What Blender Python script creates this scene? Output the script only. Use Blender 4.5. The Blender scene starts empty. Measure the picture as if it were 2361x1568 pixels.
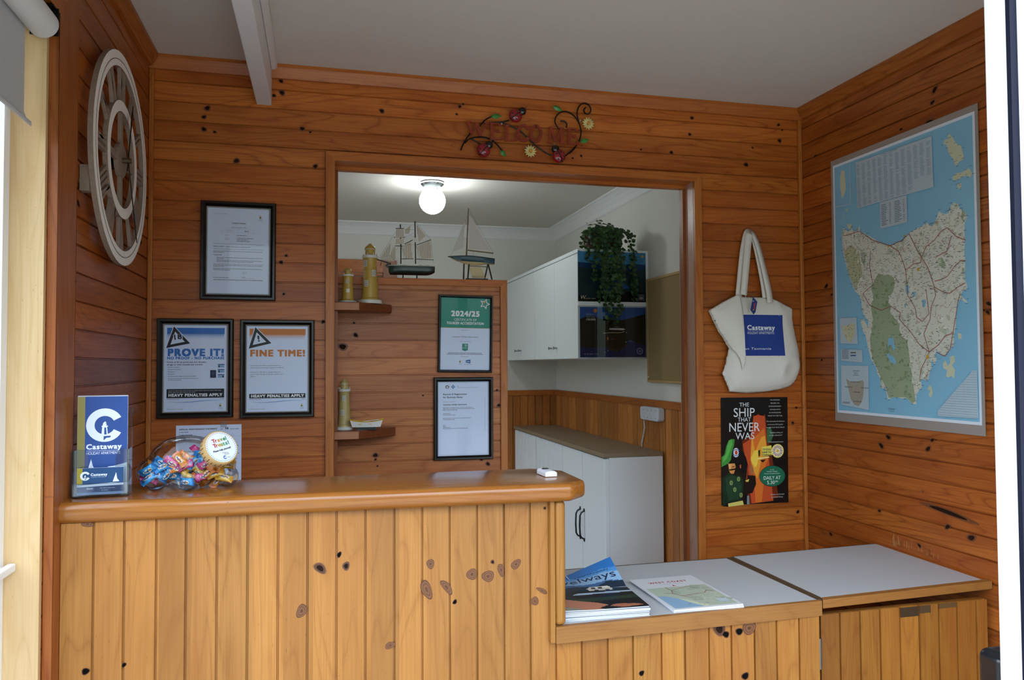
import bpy, bmesh, math, random
from mathutils import Vector, Matrix
from math import sin, cos, pi, radians
S = bpy.context.scene
COL = S.collection
random.seed(7)

# ------------------------------------------------------------------ camera, sky, exposure
cam_data = bpy.data.cameras.new('camera')
cam = bpy.data.objects.new('camera', cam_data); COL.objects.link(cam)
cam_data.sensor_width = 36.0; cam_data.lens = 27.04; cam_data.clip_start = .02; cam_data.clip_end = 100
_y, _p, _r = .24319, .03226, .005155
right = Vector((.97055, -.24083, -.00515 * .97)).normalized()
fwd = Vector((.2407, .97009, .0321)).normalized()
right = (right - fwd * right.dot(fwd)).normalized(); up = right.cross(fwd)
cam.matrix_world = Matrix(((right.x, up.x, -fwd.x, .537), (right.y, up.y, -fwd.y, -2.65), (right.z, up.z, -fwd.z, 1.416), (0, 0, 0, 1)))
S.camera = cam
vs = S.view_settings
S.display_settings.display_device = 'sRGB'
vs.view_transform = 'Standard'; vs.look = 'None'; vs.gamma = 1.0; vs.use_curve_mapping = False
vs.exposure = 0.50
SKY = 5.2          # overcast daylight
GLOBE = 30.0
W = bpy.data.worlds.new('sky'); S.world = W; W.use_nodes = True
wn = W.node_tree.nodes; wl = W.node_tree.links; wn.clear()
wo = wn.new('ShaderNodeOutputWorld'); wb = wn.new('ShaderNodeBackground'); tc = wn.new('ShaderNodeTexCoord')
sp = wn.new('ShaderNodeSeparateXYZ'); rp = wn.new('ShaderNodeValToRGB')
wl.new(tc.outputs['Generated'], sp.inputs[0]); wl.new(sp.outputs[2], rp.inputs[0])
el = rp.color_ramp.elements
el[0].position = 0.0; el[0].color = (.05, .06, .05, 1)
el[1].position = .30; el[1].color = (.74, .86, 1.0, 1)
for pos, c in ((.06, (.06, .08, .06, 1)), (.13, (.30, .36, .40, 1)), (.75, (.86, .96, 1.10, 1))):
    e = el.new(pos); e.color = c
wl.new(rp.outputs[0], wb.inputs[0]); wb.inputs[1].default_value = SKY; wl.new(wb.outputs[0], wo.inputs[0])
cy = S.cycles
cy.use_denoising = True
cy.max_bounces = 8; cy.diffuse_bounces = 5; cy.glossy_bounces = 3; cy.transmission_bounces = 4; cy.transparent_max_bounces = 24
cy.sample_clamp_indirect = 6.0; cy.caustics_reflective = False; cy.caustics_refractive = False
def portal(name, loc, rot, sx, sy):
    d = bpy.data.lights.new(name, 'AREA'); d.shape = 'RECTANGLE'; d.size = sx; d.size_y = sy
    d.cycles.is_portal = True
    o = bpy.data.objects.new(name, d); COL.objects.link(o); o.location = loc; o.rotation_euler = rot
portal('doorway_sky', (1.19, -1.93, 1.03), (radians(90), 0, 0), 2.30, 2.06)
portal('side_window_sky', (-.13, -1.39, 1.07), (0, radians(-90), 0), 2.1, .92)
portal('office_window_sky', (-1.43, 1.1, 1.5), (0, radians(-90), 0), 1.25, 1.5)

# ------------------------------------------------------------------ materials
def lin(h):
    if isinstance(h, (tuple, list)): return (h[0], h[1], h[2], 1)
    h = h.lstrip('#'); v = [int(h[i:i + 2], 16) / 255 for i in (0, 2, 4)]
    return tuple(c / 12.92 if c <= .04045 else ((c + .055) / 1.055) ** 2.4 for c in v) + (1,)
_mats = {}
class NT:
    def __init__(s, name):
        s.m = bpy.data.materials.new(name); s.m.use_nodes = True; s.t = s.m.node_tree; s.n = s.t.nodes; s.n.clear()
        s.out = s.n.new('ShaderNodeOutputMaterial')
    def new(s, typ, **kw):
        n = s.n.new(typ)
        for k, v in kw.items(): setattr(n, k, v)
        return n
    def link(s, a, b): s.t.links.new(a, b)
    def put(s, sock, v):
        if isinstance(v, (int, float, tuple)): sock.default_value = v
        else: s.link(v, sock)
    def math(s, op, a, b=0.0, c=None):
        n = s.new('ShaderNodeMath', operation=op); s.put(n.inputs[0], a); s.put(n.inputs[1], b)
        if c is not None: s.put(n.inputs[2], c)
        return n.outputs[0]
    def mix(s, f, a, b, typ='MIX'):
        n = s.new('ShaderNodeMix', data_type='RGBA', blend_type=typ); s.put(n.inputs[0], f); s.put(n.inputs[6], a); s.put(n.inputs[7], b)
        return n.outputs[2]
    def comb(s, x, y, z):
        n = s.new('ShaderNodeCombineXYZ')
        for i, v in enumerate((x, y, z)): s.put(n.inputs[i], v)
        return n.outputs[0]
    def noise(s, vec, scale=1.0, detail=4.0, rough=.5, dist=0.0):
        n = s.new('ShaderNodeTexNoise'); s.link(vec, n.inputs['Vector'])
        n.inputs['Scale'].default_value = scale; n.inputs['Detail'].default_value = detail
        n.inputs['Roughness'].default_value = rough; n.inputs['Distortion'].default_value = dist
        return n.outputs[0]
    def ramp(s, f, stops):
        n = s.new('ShaderNodeValToRGB'); s.put(n.inputs[0], f); e = n.color_ramp.elements
        e[0].position, e[0].color = stops[0][0], lin(stops[0][1]); e[1].position, e[1].color = stops[-1][0], lin(stops[-1][1])
        for p, c in stops[1:-1]:
            q = e.new(p); q.color = lin(c)
        return n.outputs[0]
    def smooth(s, x, lo, hi):
        n = s.new('ShaderNodeMapRange', interpolation_type='SMOOTHSTEP'); s.put(n.inputs[0], x)
        n.inputs[1].default_value = lo; n.inputs[2].default_value = hi
        return n.outputs[0]
    def principled(s, col, rough=.5, metal=0.0, spec=.5, bump=None, bstr=.2, bdist=.001, coat=0.0):
        p = s.new('ShaderNodeBsdfPrincipled'); s.put(p.inputs['Base Color'], col); s.put(p.inputs['Roughness'], rough)
        p.inputs['Metallic'].default_value = metal; p.inputs['Specular IOR Level'].default_value = spec
        p.inputs['Coat Weight'].default_value = coat; p.inputs['Coat Roughness'].default_value = .15
        if bump is not None:
            b = s.new('ShaderNodeBump'); b.inputs['Strength'].default_value = bstr; b.inputs['Distance'].default_value = bdist
            s.link(bump, b.inputs['Height']); s.link(b.outputs[0], p.inputs['Normal'])
        s.link(p.outputs[0], s.out.inputs[0]); return p
    def obj(s):
        t = s.new('ShaderNodeTexCoord'); return t.outputs['Object']
def wood(name, light, dark, red, grain='X', across='Z', pitch=.0643, phase=1.95, rough=.38, spec=.4, knots=.5, contrast=1.0, seed=0.0, coat=0.0):
    t = NT(name); co = t.obj(); s = t.new('ShaderNodeSeparateXYZ'); t.link(co, s.inputs[0])
    ax = dict(X=s.outputs[0], Y=s.outputs[1], Z=s.outputs[2]); third = [k for k in 'XYZ' if k not in (grain, across)][0]
    u, v, w = ax[grain], ax[across], ax[third]
    b = t.math('FLOOR', t.math('DIVIDE', t.math('SUBTRACT', v, phase), pitch))
    wn_ = t.new('ShaderNodeTexWhiteNoise', noise_dimensions='1D'); t.link(t.math('ADD', b, seed + .37), wn_.inputs['W'])
    r1 = wn_.outputs[0]; cs = t.new('ShaderNodeSeparateColor'); t.link(wn_.outputs[1], cs.inputs[0]); r2, r3 = cs.outputs[0], cs.outputs[1]
    us = t.math('ADD', u, t.math('MULTIPLY', r1, 31.0))
    # broad cathedral figure and ring lines
    nv = t.comb(t.math('MULTIPLY', us, 1.1), t.math('MULTIPLY', v, 9.0), t.math('MULTIPLY', w, 6.0))
    n1 = t.noise(nv, 1.0, 2.0, .45, .4)
    ring = t.math('ABSOLUTE', t.math('SINE', t.math('MULTIPLY', n1, 42.0)))
    ring = t.math('POWER', t.math('SUBTRACT', 1.0, ring), 3.0)
    fv = t.comb(t.math('MULTIPLY', us, 5.0), t.math('MULTIPLY', v, 260.0), t.math('MULTIPLY', w, 200.0))
    fine = t.noise(fv, 1.0, 3.0, .6)
    bl = t.noise(t.comb(t.math('MULTIPLY', us, 3.0), t.math('MULTIPLY', v, 16.0), w), 1.0, 3.0, .55)
    f = t.math('ADD', t.math('MULTIPLY', ring, .52 * contrast), t.math('MULTIPLY', t.smooth(fine, .35, .72), .48 * contrast))
    col = t.mix(f, lin(light), lin(dark))
    col = t.mix(t.math('MULTIPLY', t.smooth(bl, .42, .72), .55), col, lin(red))
    col = t.mix(t.math('MULTIPLY', r2, .45), col, lin(red))
    if knots:
        vo = t.new('ShaderNodeTexVoronoi', voronoi_dimensions='2D'); vo.inputs['Scale'].default_value = 1.0
        t.link(t.comb(t.math('MULTIPLY', us, 2.2), t.math('MULTIPLY', v, 7.0), 0.0), vo.inputs['Vector'])
        kc = t.new('ShaderNodeSeparateColor'); t.link(vo.outputs['Color'], kc.inputs[0])
        on = t.math('GREATER_THAN', kc.outputs[0], 1.0 - knots)
        d = t.math('ADD', vo.outputs['Distance'], t.math('MULTIPLY', fine, .02))
        halo = t.math('MULTIPLY', t.math('SUBTRACT', 1.0, t.smooth(d, .02, .11)), on)
        core = t.math('MULTIPLY', t.math('SUBTRACT', 1.0, t.smooth(d, .012, .026)), on)
        col = t.mix(t.math('MULTIPLY', halo, .45), col, lin(red)); col = t.mix(t.math('MULTIPLY', core, .85), col, lin('2a140a'))
    spk = t.noise(t.comb(t.math('MULTIPLY', us, 60.0), t.math('MULTIPLY', v, 420.0), w), 1.0, 1.0)
    col = t.mix(t.math('MULTIPLY', t.smooth(spk, .74, .80), .5), col, lin('3a1a0a'))
    hv = t.new('ShaderNodeHueSaturation'); t.link(col, hv.inputs['Color'])
    t.link(t.math('ADD', .76, t.math('MULTIPLY', r3, .40)), hv.inputs['Value'])
    t.principled(hv.outputs[0], t.math('ADD', rough - .06, t.math('MULTIPLY', fine, .12)), 0, spec, fine, .10, .0006, coat)
    return t.m
def plain(name, col, rough=.5, metal=0.0, spec=.5, nscale=0.0, namt=.06, bump=0.0, coat=0.0):
    t = NT(name); c = lin(col)
    if nscale:
        n = t.noise(t.obj(), nscale, 4.0, .6)
        c2 = tuple(x * (1 - namt * 2) for x in c[:3]) + (1,)
        t.principled(t.mix(n, c, c2), rough, metal, spec, n if bump else None, bump, .001, coat)
    else: t.principled(c, rough, metal, spec, coat=coat)
    return t.m
def ink(c, rough=.55):
    k = ('ink', c, rough)
    if k not in _mats: _mats[k] = plain('ink_' + str(c), c, rough, 0, .3)
    return _mats[k]
def clear(name, tint=(1, 1, 1, 1), amt=.5, rough=.02, ior=1.45, base=0.0):
    t = NT(name); fr = t.new('ShaderNodeFresnel'); fr.inputs[0].default_value = ior
    tr = t.new('ShaderNodeBsdfTransparent'); tr.inputs[0].default_value = tint
    gl = t.new('ShaderNodeBsdfGlossy'); gl.inputs['Roughness'].default_value = rough
    mx = t.new('ShaderNodeMixShader'); t.link(t.math('ADD', t.math('MULTIPLY', fr.outputs[0], amt), base), mx.inputs[0])
    t.link(tr.outputs[0], mx.inputs[1]); t.link(gl.outputs[0], mx.inputs[2]); t.link(mx.outputs[0], t.out.inputs[0])
    return t.m
def glow(name, col, s):
    t = NT(name); e = t.new('ShaderNodeEmission'); e.inputs[0].default_value = col; e.inputs[1].default_value = s; t.link(e.outputs[0], t.out.inputs[0]); return t.m

PINE_W = dict(light='c88a4a', dark='9c5a26', red='a85626')
wall_wood = wood('wall_pine_back', 'c0722e', '7c390c', '8c3e10', 'X', 'Z', seed=1, knots=.16, rough=.36)
wall_wood_side = wood('wall_pine_side', 'b86828', '70300a', '80360e', 'Y', 'Z', seed=5, knots=.16, rough=.36)
part_wood = wood('wall_pine_partition', 'bf7a40', '864618', '92461e', 'X', 'Z', .0625, 1.568, seed=9, knots=.08, rough=.36)
trim_x = wood('trim_pine_across', 'bd7632', '8c4816', '994a18', 'X', 'Z', 9, 0, seed=2, knots=0)
trim_y = wood('trim_pine_along', 'ad6628', '783a0e', '883e12', 'Y', 'Z', 9, 0, seed=3, knots=0)
trim_z = wood('trim_pine_upright', 'c27e38', '924e1a', '9e501c', 'Z', 'X', 9, 0, seed=4, knots=0)
arch_z = wood('architrave_pine', 'a5622c', '74380f', '834018', 'Z', 'Y', 9, 0, seed=14, knots=0)
jamb_z = wood('jamb_pine_sheen', 'b09080', '8c6a58', '9a6c50', 'Z', 'Y', 9, 0, seed=6, knots=0, rough=.3)  # right jamb: daylight sheen on the varnish painted in as a greyish tone
reveal_z = wood('reveal_pine', 'cbb086', 'b08e58', 'b8925c', 'Z', 'X', 9, 0, seed=7, knots=0, rough=.5, contrast=.6)
counter_wood = wood('counter_pine_boards', 'b07a3c', '8c5822', '9a622a', 'Z', 'X', .0627, .0195, seed=11, knots=0, rough=.42, contrast=.9)
counter_wood_b = wood('bench_pine_boards', 'aa7634', '86521e', '945824', 'Z', 'X', .0655, 1.078, seed=13, knots=0, rough=.42)
gate_wood = wood('gate_pine_boards', '9c6a2a', '7c4a18', '864c1a', 'Z', 'X', .0620, 1.870, seed=17, knots=.0, rough=.45)
top_wood = wood('counter_top_pine', '9a6428', '784416', '824a1a', 'X', 'Y', 9, 0, seed=21, knots=0, rough=.22, coat=.35)
edge_wood = wood('edging_pine', '9c6e38', '7e5022', '885828', 'X', 'Z', 9, 0, seed=23, knots=0, rough=.45)
post_wood = wood('post_pine', 'ac7a3a', '8a5a22', '966228', 'Z', 'X', 9, 0, seed=25, knots=0, rough=.35)
shelf_wood = wood('shelf_timber', '8c4c28', '5c2a14', '6e3418', 'X', 'Z', 9, 0, seed=27, knots=0, rough=.4)
shelf_face = wood('shelf_end_grain', 'c08660', '95603e', 'a46a48', 'X', 'Z', 9, 0, seed=29, knots=0, rough=.5)
wains_x = wood('wainscot_pine_far', 'b87636', '80461a', '8e4e20', 'Z', 'X', .053, 0, seed=31, knots=0)
wains_y = wood('wainscot_pine_right', 'c68442', '8c5020', '9a5826', 'Z', 'Y', .066, .1, seed=33, knots=.1)
knot_dark = plain('knot_dark', '2a170d', .8, 0, .15, nscale=90, namt=.3)
knot_brown = plain('knot_brown', '5e3319', .5, nscale=70, namt=.3)
knot_ring = plain('knot_ring', '80502a', .5, nscale=60, namt=.2)
knot_halo_wall = plain('knot_halo_wall', '7c4420', .45, nscale=60, namt=.2)
knot_wall = plain('knot_wall', '2c150a', .8, 0, .15, nscale=90, namt=.3)
knot_hole = plain('knot_hole', '0b0908', .95, 0, .08)
ceil_m = plain('ceiling_paint', 'd6d1c8', .9, 0, .2, 60, .03, .05)
plaster = plain('office_plaster', 'd4d2cb', .9, 0, .2, 40, .02)
white_paint = plain('white_gloss_paint', 'dedede', .35, 0, .5)
alu_white = plain('white_aluminium', 'f0f2f4', .35)
floor_m = plain('floor_covering', '6e645a', .8, nscale=30, namt=.2)
conc = plain('outdoor_paving', '9a9890', .9, nscale=12, namt=.15)
lam_white = plain('white_laminate', 'b6babd', .42, 0, .4, 8, .015)
cab_white = plain('cabinet_laminate', 'e2e8ea', .38, 0, .4)
brown_top = plain('buffet_top_laminate', '98856a', .5, nscale=400, namt=.2)
brown_edge = plain('laminate_dark_edge', '4e3d28', .5)
black_frame = plain('black_frame', '0d0d0e', .25, 0, .5)
silver = plain('silver_lip', 'a8a49a', .32, .35)
chrome = plain('chrome', 'd8dcdf', .12, 1.0)
metal_dark = plain('dark_metal', '2b2c2e', .4, .8)
black_gap = plain('dark_void', '0a0806', .9)
glass = clear('picture_glass', amt=.35)
window_glass = clear('window_glass', amt=.5)
# ------------------------------------------------------------------ helpers
class MB:
    def __init__(s): s.v = []; s.f = []; s.m = []; s.mats = []
    def mi(s, mat):
        if mat not in s.mats: s.mats.append(mat)
        return s.mats.index(mat)
    def add(s, vs, fs, mat):
        o = len(s.v); k = s.mi(mat); s.v += [tuple(v) for v in vs]
        for f in fs: s.f.append([i + o for i in f]); s.m.append(k)
    def box(s, x0, x1, y0, y1, z0, z1, mat):
        s.add([(x, y, z) for x in (x0, x1) for y in (y0, y1) for z in (z0, z1)],
              [(0, 1, 3, 2), (4, 6, 7, 5), (0, 4, 5, 1), (2, 3, 7, 6), (0, 2, 6, 4), (1, 5, 7, 3)], mat); return s
    def prism(s, pts, lo, hi, mat, ax='z', cap=None):
        """pts polygon in the plane normal to ax, extruded lo..hi"""
        n = len(pts)
        def P(p, h): return {'z': (p[0], p[1], h), 'y': (p[0], h, p[1]), 'x': (h, p[0], p[1])}[ax]
        s.add([P(p, lo) for p in pts] + [P(p, hi) for p in pts], [(i, (i + 1) % n, n + (i + 1) % n, n + i) for i in range(n)], mat)
        s.add([P(p, lo) for p in pts], [tuple(range(n))], cap or mat); s.add([P(p, hi) for p in pts], [tuple(range(n))], cap or mat); return s
    def tube(s, pts, r, mat, seg=8, closed=False):
        pts = [Vector(p) for p in pts]; n = len(pts); rs = r if isinstance(r, (list, tuple)) else [r] * n; vs = []; ref = None
        for i, p in enumerate(pts):
            d = ((pts[(i + 1) % n] if closed or i < n - 1 else p) - (pts[i - 1] if closed or i > 0 else p)).normalized()
            if ref is None: ref = d.orthogonal().normalized()
            ref = (ref - d * ref.dot(d)); ref = ref.normalized() if ref.length > 1e-6 else d.orthogonal().normalized()
            b = d.cross(ref)
            vs += [p + (ref * cos(2 * pi * k / seg) + b * sin(2 * pi * k / seg)) * rs[i] for k in range(seg)]
        fs = []
        for i in range(n if closed else n - 1):
            for k in range(seg): a, b2 = i * seg, ((i + 1) % n) * seg; fs.append((a + k, a + (k + 1) % seg, b2 + (k + 1) % seg, b2 + k))
        if not closed: fs += [tuple(range(seg - 1, -1, -1)), tuple((n - 1) * seg + k for k in range(seg))]
        s.add(vs, fs, mat); return s
    def lathe(s, prof, mat, seg=32, c=(0, 0, 0)):
        vs = []; n = len(prof)
        for r, z in prof: vs += [(c[0] + r * cos(2 * pi * k / seg), c[1] + r * sin(2 * pi * k / seg), c[2] + z) for k in range(seg)]
        fs = [(i * seg + k, i * seg + (k + 1) % seg, (i + 1) * seg + (k + 1) % seg, (i + 1) * seg + k) for i in range(n - 1) for k in range(seg)]
        fs += [tuple(range(seg - 1, -1, -1)), tuple((n - 1) * seg + k for k in range(seg))]
        s.add(vs, fs, mat); return s
    def ball(s, c, r, mat, seg=16, rings=10, sc=(1, 1, 1), rot=None):
        vs = []; fs = []
        for i in range(rings + 1):
            a = pi * i / rings
            for k in range(seg):
                p = Vector((sin(a) * cos(2 * pi * k / seg) * sc[0], sin(a) * sin(2 * pi * k / seg) * sc[1], cos(a) * sc[2])) * r
                if rot is not None: p = rot @ p
                vs.append(p + Vector(c))
        for i in range(rings):
            for k in range(seg): fs.append((i * seg + k, i * seg + (k + 1) % seg, (i + 1) * seg + (k + 1) % seg, (i + 1) * seg + k))
        s.add(vs, fs, mat); return s
    def xf(s, M):
        s.v = [tuple(M @ Vector(v)) for v in s.v]; return s
    def build(s, name, parent=None, loc=None, rot=None, smooth=None, bevel=0.0, seg=2):
        me = bpy.data.meshes.new(name); me.from_pydata(s.v, [], s.f)
        for m in s.mats: me.materials.append(m)
        me.polygons.foreach_set('material_index', s.m)
        bm = bmesh.new(); bm.from_mesh(me); bmesh.ops.remove_doubles(bm, verts=bm.verts, dist=1e-6)
        bmesh.ops.recalc_face_normals(bm, faces=bm.faces); bm.to_mesh(me); bm.free()
        if smooth is not None:
            me.polygons.foreach_set('use_smooth', [True] * len(me.polygons)); me.set_sharp_from_angle(angle=radians(smooth))
        o = bpy.data.objects.new(name, me); COL.objects.link(o)
        if parent: o.parent = parent
        if loc: o.location = loc
        if rot: o.rotation_euler = rot
        if bevel:
            b = o.modifiers.new('bevel', 'BEVEL'); b.width = bevel; b.segments = seg; b.limit_method = 'ANGLE'; b.angle_limit = radians(40)
        return o
def box(name, x0, x1, y0, y1, z0, z1, mat, parent=None, bevel=0.0, **k): return MB().box(x0, x1, y0, y1, z0, z1, mat).build(name, parent, bevel=bevel, **k)
def tag(o, label, cat, group=None, kind=None):
    o['label'] = label; o['category'] = cat
    if group: o['group'] = group
    if kind: o['kind'] = kind
    return o
def thing(name, label, cat, loc, rot=(0, 0, 0), group=None):
    o = bpy.data.objects.new(name, None); COL.objects.link(o); o.location = loc; o.rotation_euler = rot; o.empty_display_size = .05
    return tag(o, label, cat, group)
def struct(o): o['kind'] = 'structure'; return o
def copy_tree(o, parent=None):
    c = o.copy(); COL.objects.link(c); c.parent = parent
    for ch in list(o.children): copy_tree(ch, c)
    return c
def boards(mb, P, a0, a1, c0, c1, pitch, phase, mat, gw=.006, gd=.006):
    """tongue-and-groove cladding: c runs across the boards, a along them, P(a, depth, c) -> point"""
    prof = [(c0, 0)]; k = math.ceil((c0 + gw - phase) / pitch); ref = phase + k * pitch
    while ref < c1 - gw: prof += [(ref - gw / 2, 0), (ref - gw * .3, gd), (ref + gw * .3, gd), (ref + gw / 2, 0)]; ref += pitch
    prof.append((c1, 0)); n = len(prof)
    mb.add([P(a0, d, c) for c, d in prof] + [P(a1, d, c) for c, d in prof], [(i, i + 1, n + i + 1, n + i) for i in range(n - 1)], mat)
def board_list(mb, P, a0, a1, c0, c1, grooves, mat, gw=.006, gd=.006):
    prof = [(c0, 0)]
    for g in grooves: prof += [(g - gw / 2, 0), (g - gw * .3, gd), (g + gw * .3, gd), (g + gw / 2, 0)]
    prof.append((c1, 0)); n = len(prof)
    mb.add([P(a0, d, c) for c, d in prof] + [P(a1, d, c) for c, d in prof], [(i, i + 1, n + i + 1, n + i) for i in range(n - 1)], mat)
def ellipse(c, ru, rv, n=18, rot=0.0, wob=0.0):
    r = []
    for k in range(n):
        a = 2 * pi * k / n; q = 1 + wob * sin(3 * a + c[0] * 40); x, y = ru * q * cos(a), rv * q * sin(a)
        r.append((c[0] + x * cos(rot) - y * sin(rot), c[1] + x * sin(rot) + y * cos(rot)))
    return r
def knot(mb, P, c, ru, rv, typ, i=0):
    """typ 0 brown with ring, 1 dark, 2 hole, 3 wall knot; P(u, lift, v)"""
    q = (i * 37 % 17) * .09 - .7
    def el(k, lift, m): mb.add([P(u, lift, v) for u, v in ellipse(c, ru * k, rv * k, 18, q, .08)], [tuple(range(18))], m)
    if typ == 0: el(1.12, .0003, knot_brown); el(.98, .0005, knot_ring); el(.72, .0006, knot_brown); el(.62, .0007, knot_ring); el(.30, .0009, knot_brown)
    elif typ == 1: el(1.2, .0003, knot_ring); el(1.0, .0005, knot_brown); el(.62, .0007, knot_dark)
    elif typ == 2: el(1.1, .0003, knot_brown); el(.85, .0005, knot_hole)
    else: el(1.35, .0003, knot_halo_wall); el(.85, .0005, knot_wall)

# ------------------------------------------------------------------ lettering, from Blender's built-in font
GLYPH = {}
def _glyphs(chars, weight):
    tmp = []
    def mk(body):
        cu = bpy.data.curves.new('tmp', 'FONT'); cu.body = body; cu.size = 1.0; cu.resolution_u = 3; cu.offset = weight; cu.fill_mode = 'FRONT'
        o = bpy.data.objects.new('tmp', cu); COL.objects.link(o); tmp.append(o); return o
    base = mk('||'); items = [(c, mk(c) if c != ' ' else None, mk('|' + c + '|')) for c in chars]
    bpy.context.view_layer.update(); dg = bpy.context.evaluated_depsgraph_get()
    def grab(o):
        e = o.evaluated_get(dg); me = e.to_mesh(); r = ([tuple(v.co)[:2] for v in me.vertices], [tuple(p.vertices) for p in me.polygons]); e.to_mesh_clear(); return r
    def xmax(o): return max(v[0] for v in grab(o)[0])
    b = xmax(base)
    for c, o, w in items: GLYPH[(c, weight)] = (grab(o) if o else ([], []), xmax(w) - b)
    for o in tmp:
        cu = o.data; bpy.data.objects.remove(o); bpy.data.curves.remove(cu)
CH = ''.join(chr(i) for i in range(32, 127) if chr(i) not in '|`~^{}<>[]\\_@#$%*=+;') + '\u2022'
_glyphs(CH, 0.0)
class Sheet:
    """flat printed matter in its own u-v plane (metres), layers lifted a fraction of a millimetre"""
    def __init__(s, bend=None): s.mb = MB(); s.z = 0.0; s.bend = bend
    def poly(s, pts, mat, lift=True):
        if lift: s.z += .00002
        s.mb.add([(p[0], p[1], s.z) for p in pts], [tuple(range(len(pts)))], mat)
    def rect(s, u0, v0, u1, v1, mat): s.poly([(u0, v0), (u1, v0), (u1, v1), (u0, v1)], mat)
    def grid(s, u0, v0, u1, v1, mat, nu, nv):
        s.z += .00002
        vs = [(u0 + (u1 - u0) * i / nu, v0 + (v1 - v0) * j / nv, s.z) for j in range(nv + 1) for i in range(nu + 1)]
        s.mb.add(vs, [(j * (nu + 1) + i, j * (nu + 1) + i + 1, (j + 1) * (nu + 1) + i + 1, (j + 1) * (nu + 1) + i) for j in range(nv) for i in range(nu)], mat)
    def line(s, pts, w, mat):
        s.z += .000005
        for a, b in zip(pts, pts[1:]):
            d = Vector((b[0] - a[0], b[1] - a[1]));
            if d.length < 1e-7: continue
            n = Vector((-d.y, d.x)).normalized() * w / 2
            s.mb.add([(a[0] + n.x, a[1] + n.y, s.z), (a[0] - n.x, a[1] - n.y, s.z), (b[0] - n.x, b[1] - n.y, s.z), (b[0] + n.x, b[1] + n.y, s.z)], [(0, 1, 2, 3)], mat)
    def ell(s, c, ru, rv, mat, n=28): s.poly(ellipse(c, ru, rv, n), mat)
    def arc(s, c, r0, r1, a0, a1, mat, n=24):
        s.z += .00002; vs = []
        for i in range(n + 1):
            a = radians(a0 + (a1 - a0) * i / n); vs += [(c[0] + r0 * cos(a), c[1] + r0 * sin(a), s.z), (c[0] + r1 * cos(a), c[1] + r1 * sin(a), s.z)]
        s.mb.add(vs, [(2 * i, 2 * i + 1, 2 * i + 3, 2 * i + 2) for i in range(n)], mat)
    def text(s, t, u, v, h, mat, align='L', bold=False, width=None, rot=0.0, xs=1.0, slant=0.0, track=0.0):
        """h = cap height; width squeezes or stretches the line to that length"""
        w = 0.0; sc = h / .69; bd = .036 if bold is True else bold or 0; pen = 0.0; parts = []
        for ch in t:
            g = GLYPH.get((ch, w)) or GLYPH[('-', w)]; parts.append((pen, g[0])); pen += g[1] + track + bd * 1.6
        if width: xs = width / (pen * sc)
        L = pen * sc * xs; off = {'L': 0, 'C': -L / 2, 'R': -L}[align]; s.z += .00002
        for px, (vs, fs) in parts:
            if not vs: continue
            for n_, (ox, oy) in enumerate(((0, 0), (bd, bd), (bd, -bd), (-bd, bd), (-bd, -bd)) if bd else ((0, 0),)):
                q = [((px + x + bd + ox) * sc * xs + y * sc * slant + off, (y + oy * .8) * sc) for x, y in vs]
                s.mb.add([(u + x * cos(rot) - y * sin(rot), v + x * sin(rot) + y * cos(rot), s.z + n_ * .000004) for x, y in q], fs, mat)
        return L
    def greek(s, u0, v, u1, h, mat, rng=None):
        """a line of print too small to read: dashes the length of words"""
        rng = rng or random; u = u0; s.z += .000005
        while u < u1 - h:
            w = min(h * rng.uniform(1.2, 4.5), u1 - u); s.mb.add([(u, v, s.z), (u + w, v, s.z), (u + w, v + h * .62, s.z), (u, v + h * .62, s.z)], [(0, 1, 2, 3)], mat); u += w + h * .55
    def build(s, name, parent=None, loc=None, rot=None, bend=None):
        if bend or s.bend: s.mb.v = [tuple((bend or s.bend)(*v)) for v in s.mb.v]
        me = bpy.data.meshes.new(name); me.from_pydata(s.mb.v, [], s.mb.f)
        for m in s.mb.mats: me.materials.append(m)
        me.polygons.foreach_set('material_index', s.mb.m)
        o = bpy.data.objects.new(name, me); COL.objects.link(o)
        if parent: o.parent = parent
        if loc: o.location = loc
        if rot: o.rotation_euler = rot
        return o
FACE_BACK = (pi / 2, 0, 0)              # a sheet on the back wall, read from the room
FACE_RIGHT = (pi / 2, 0, -pi / 2)       # a sheet on the right-hand wall
PAPER = plain('white_paper', 'd4e2fc', .5, 0, .35)
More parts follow.
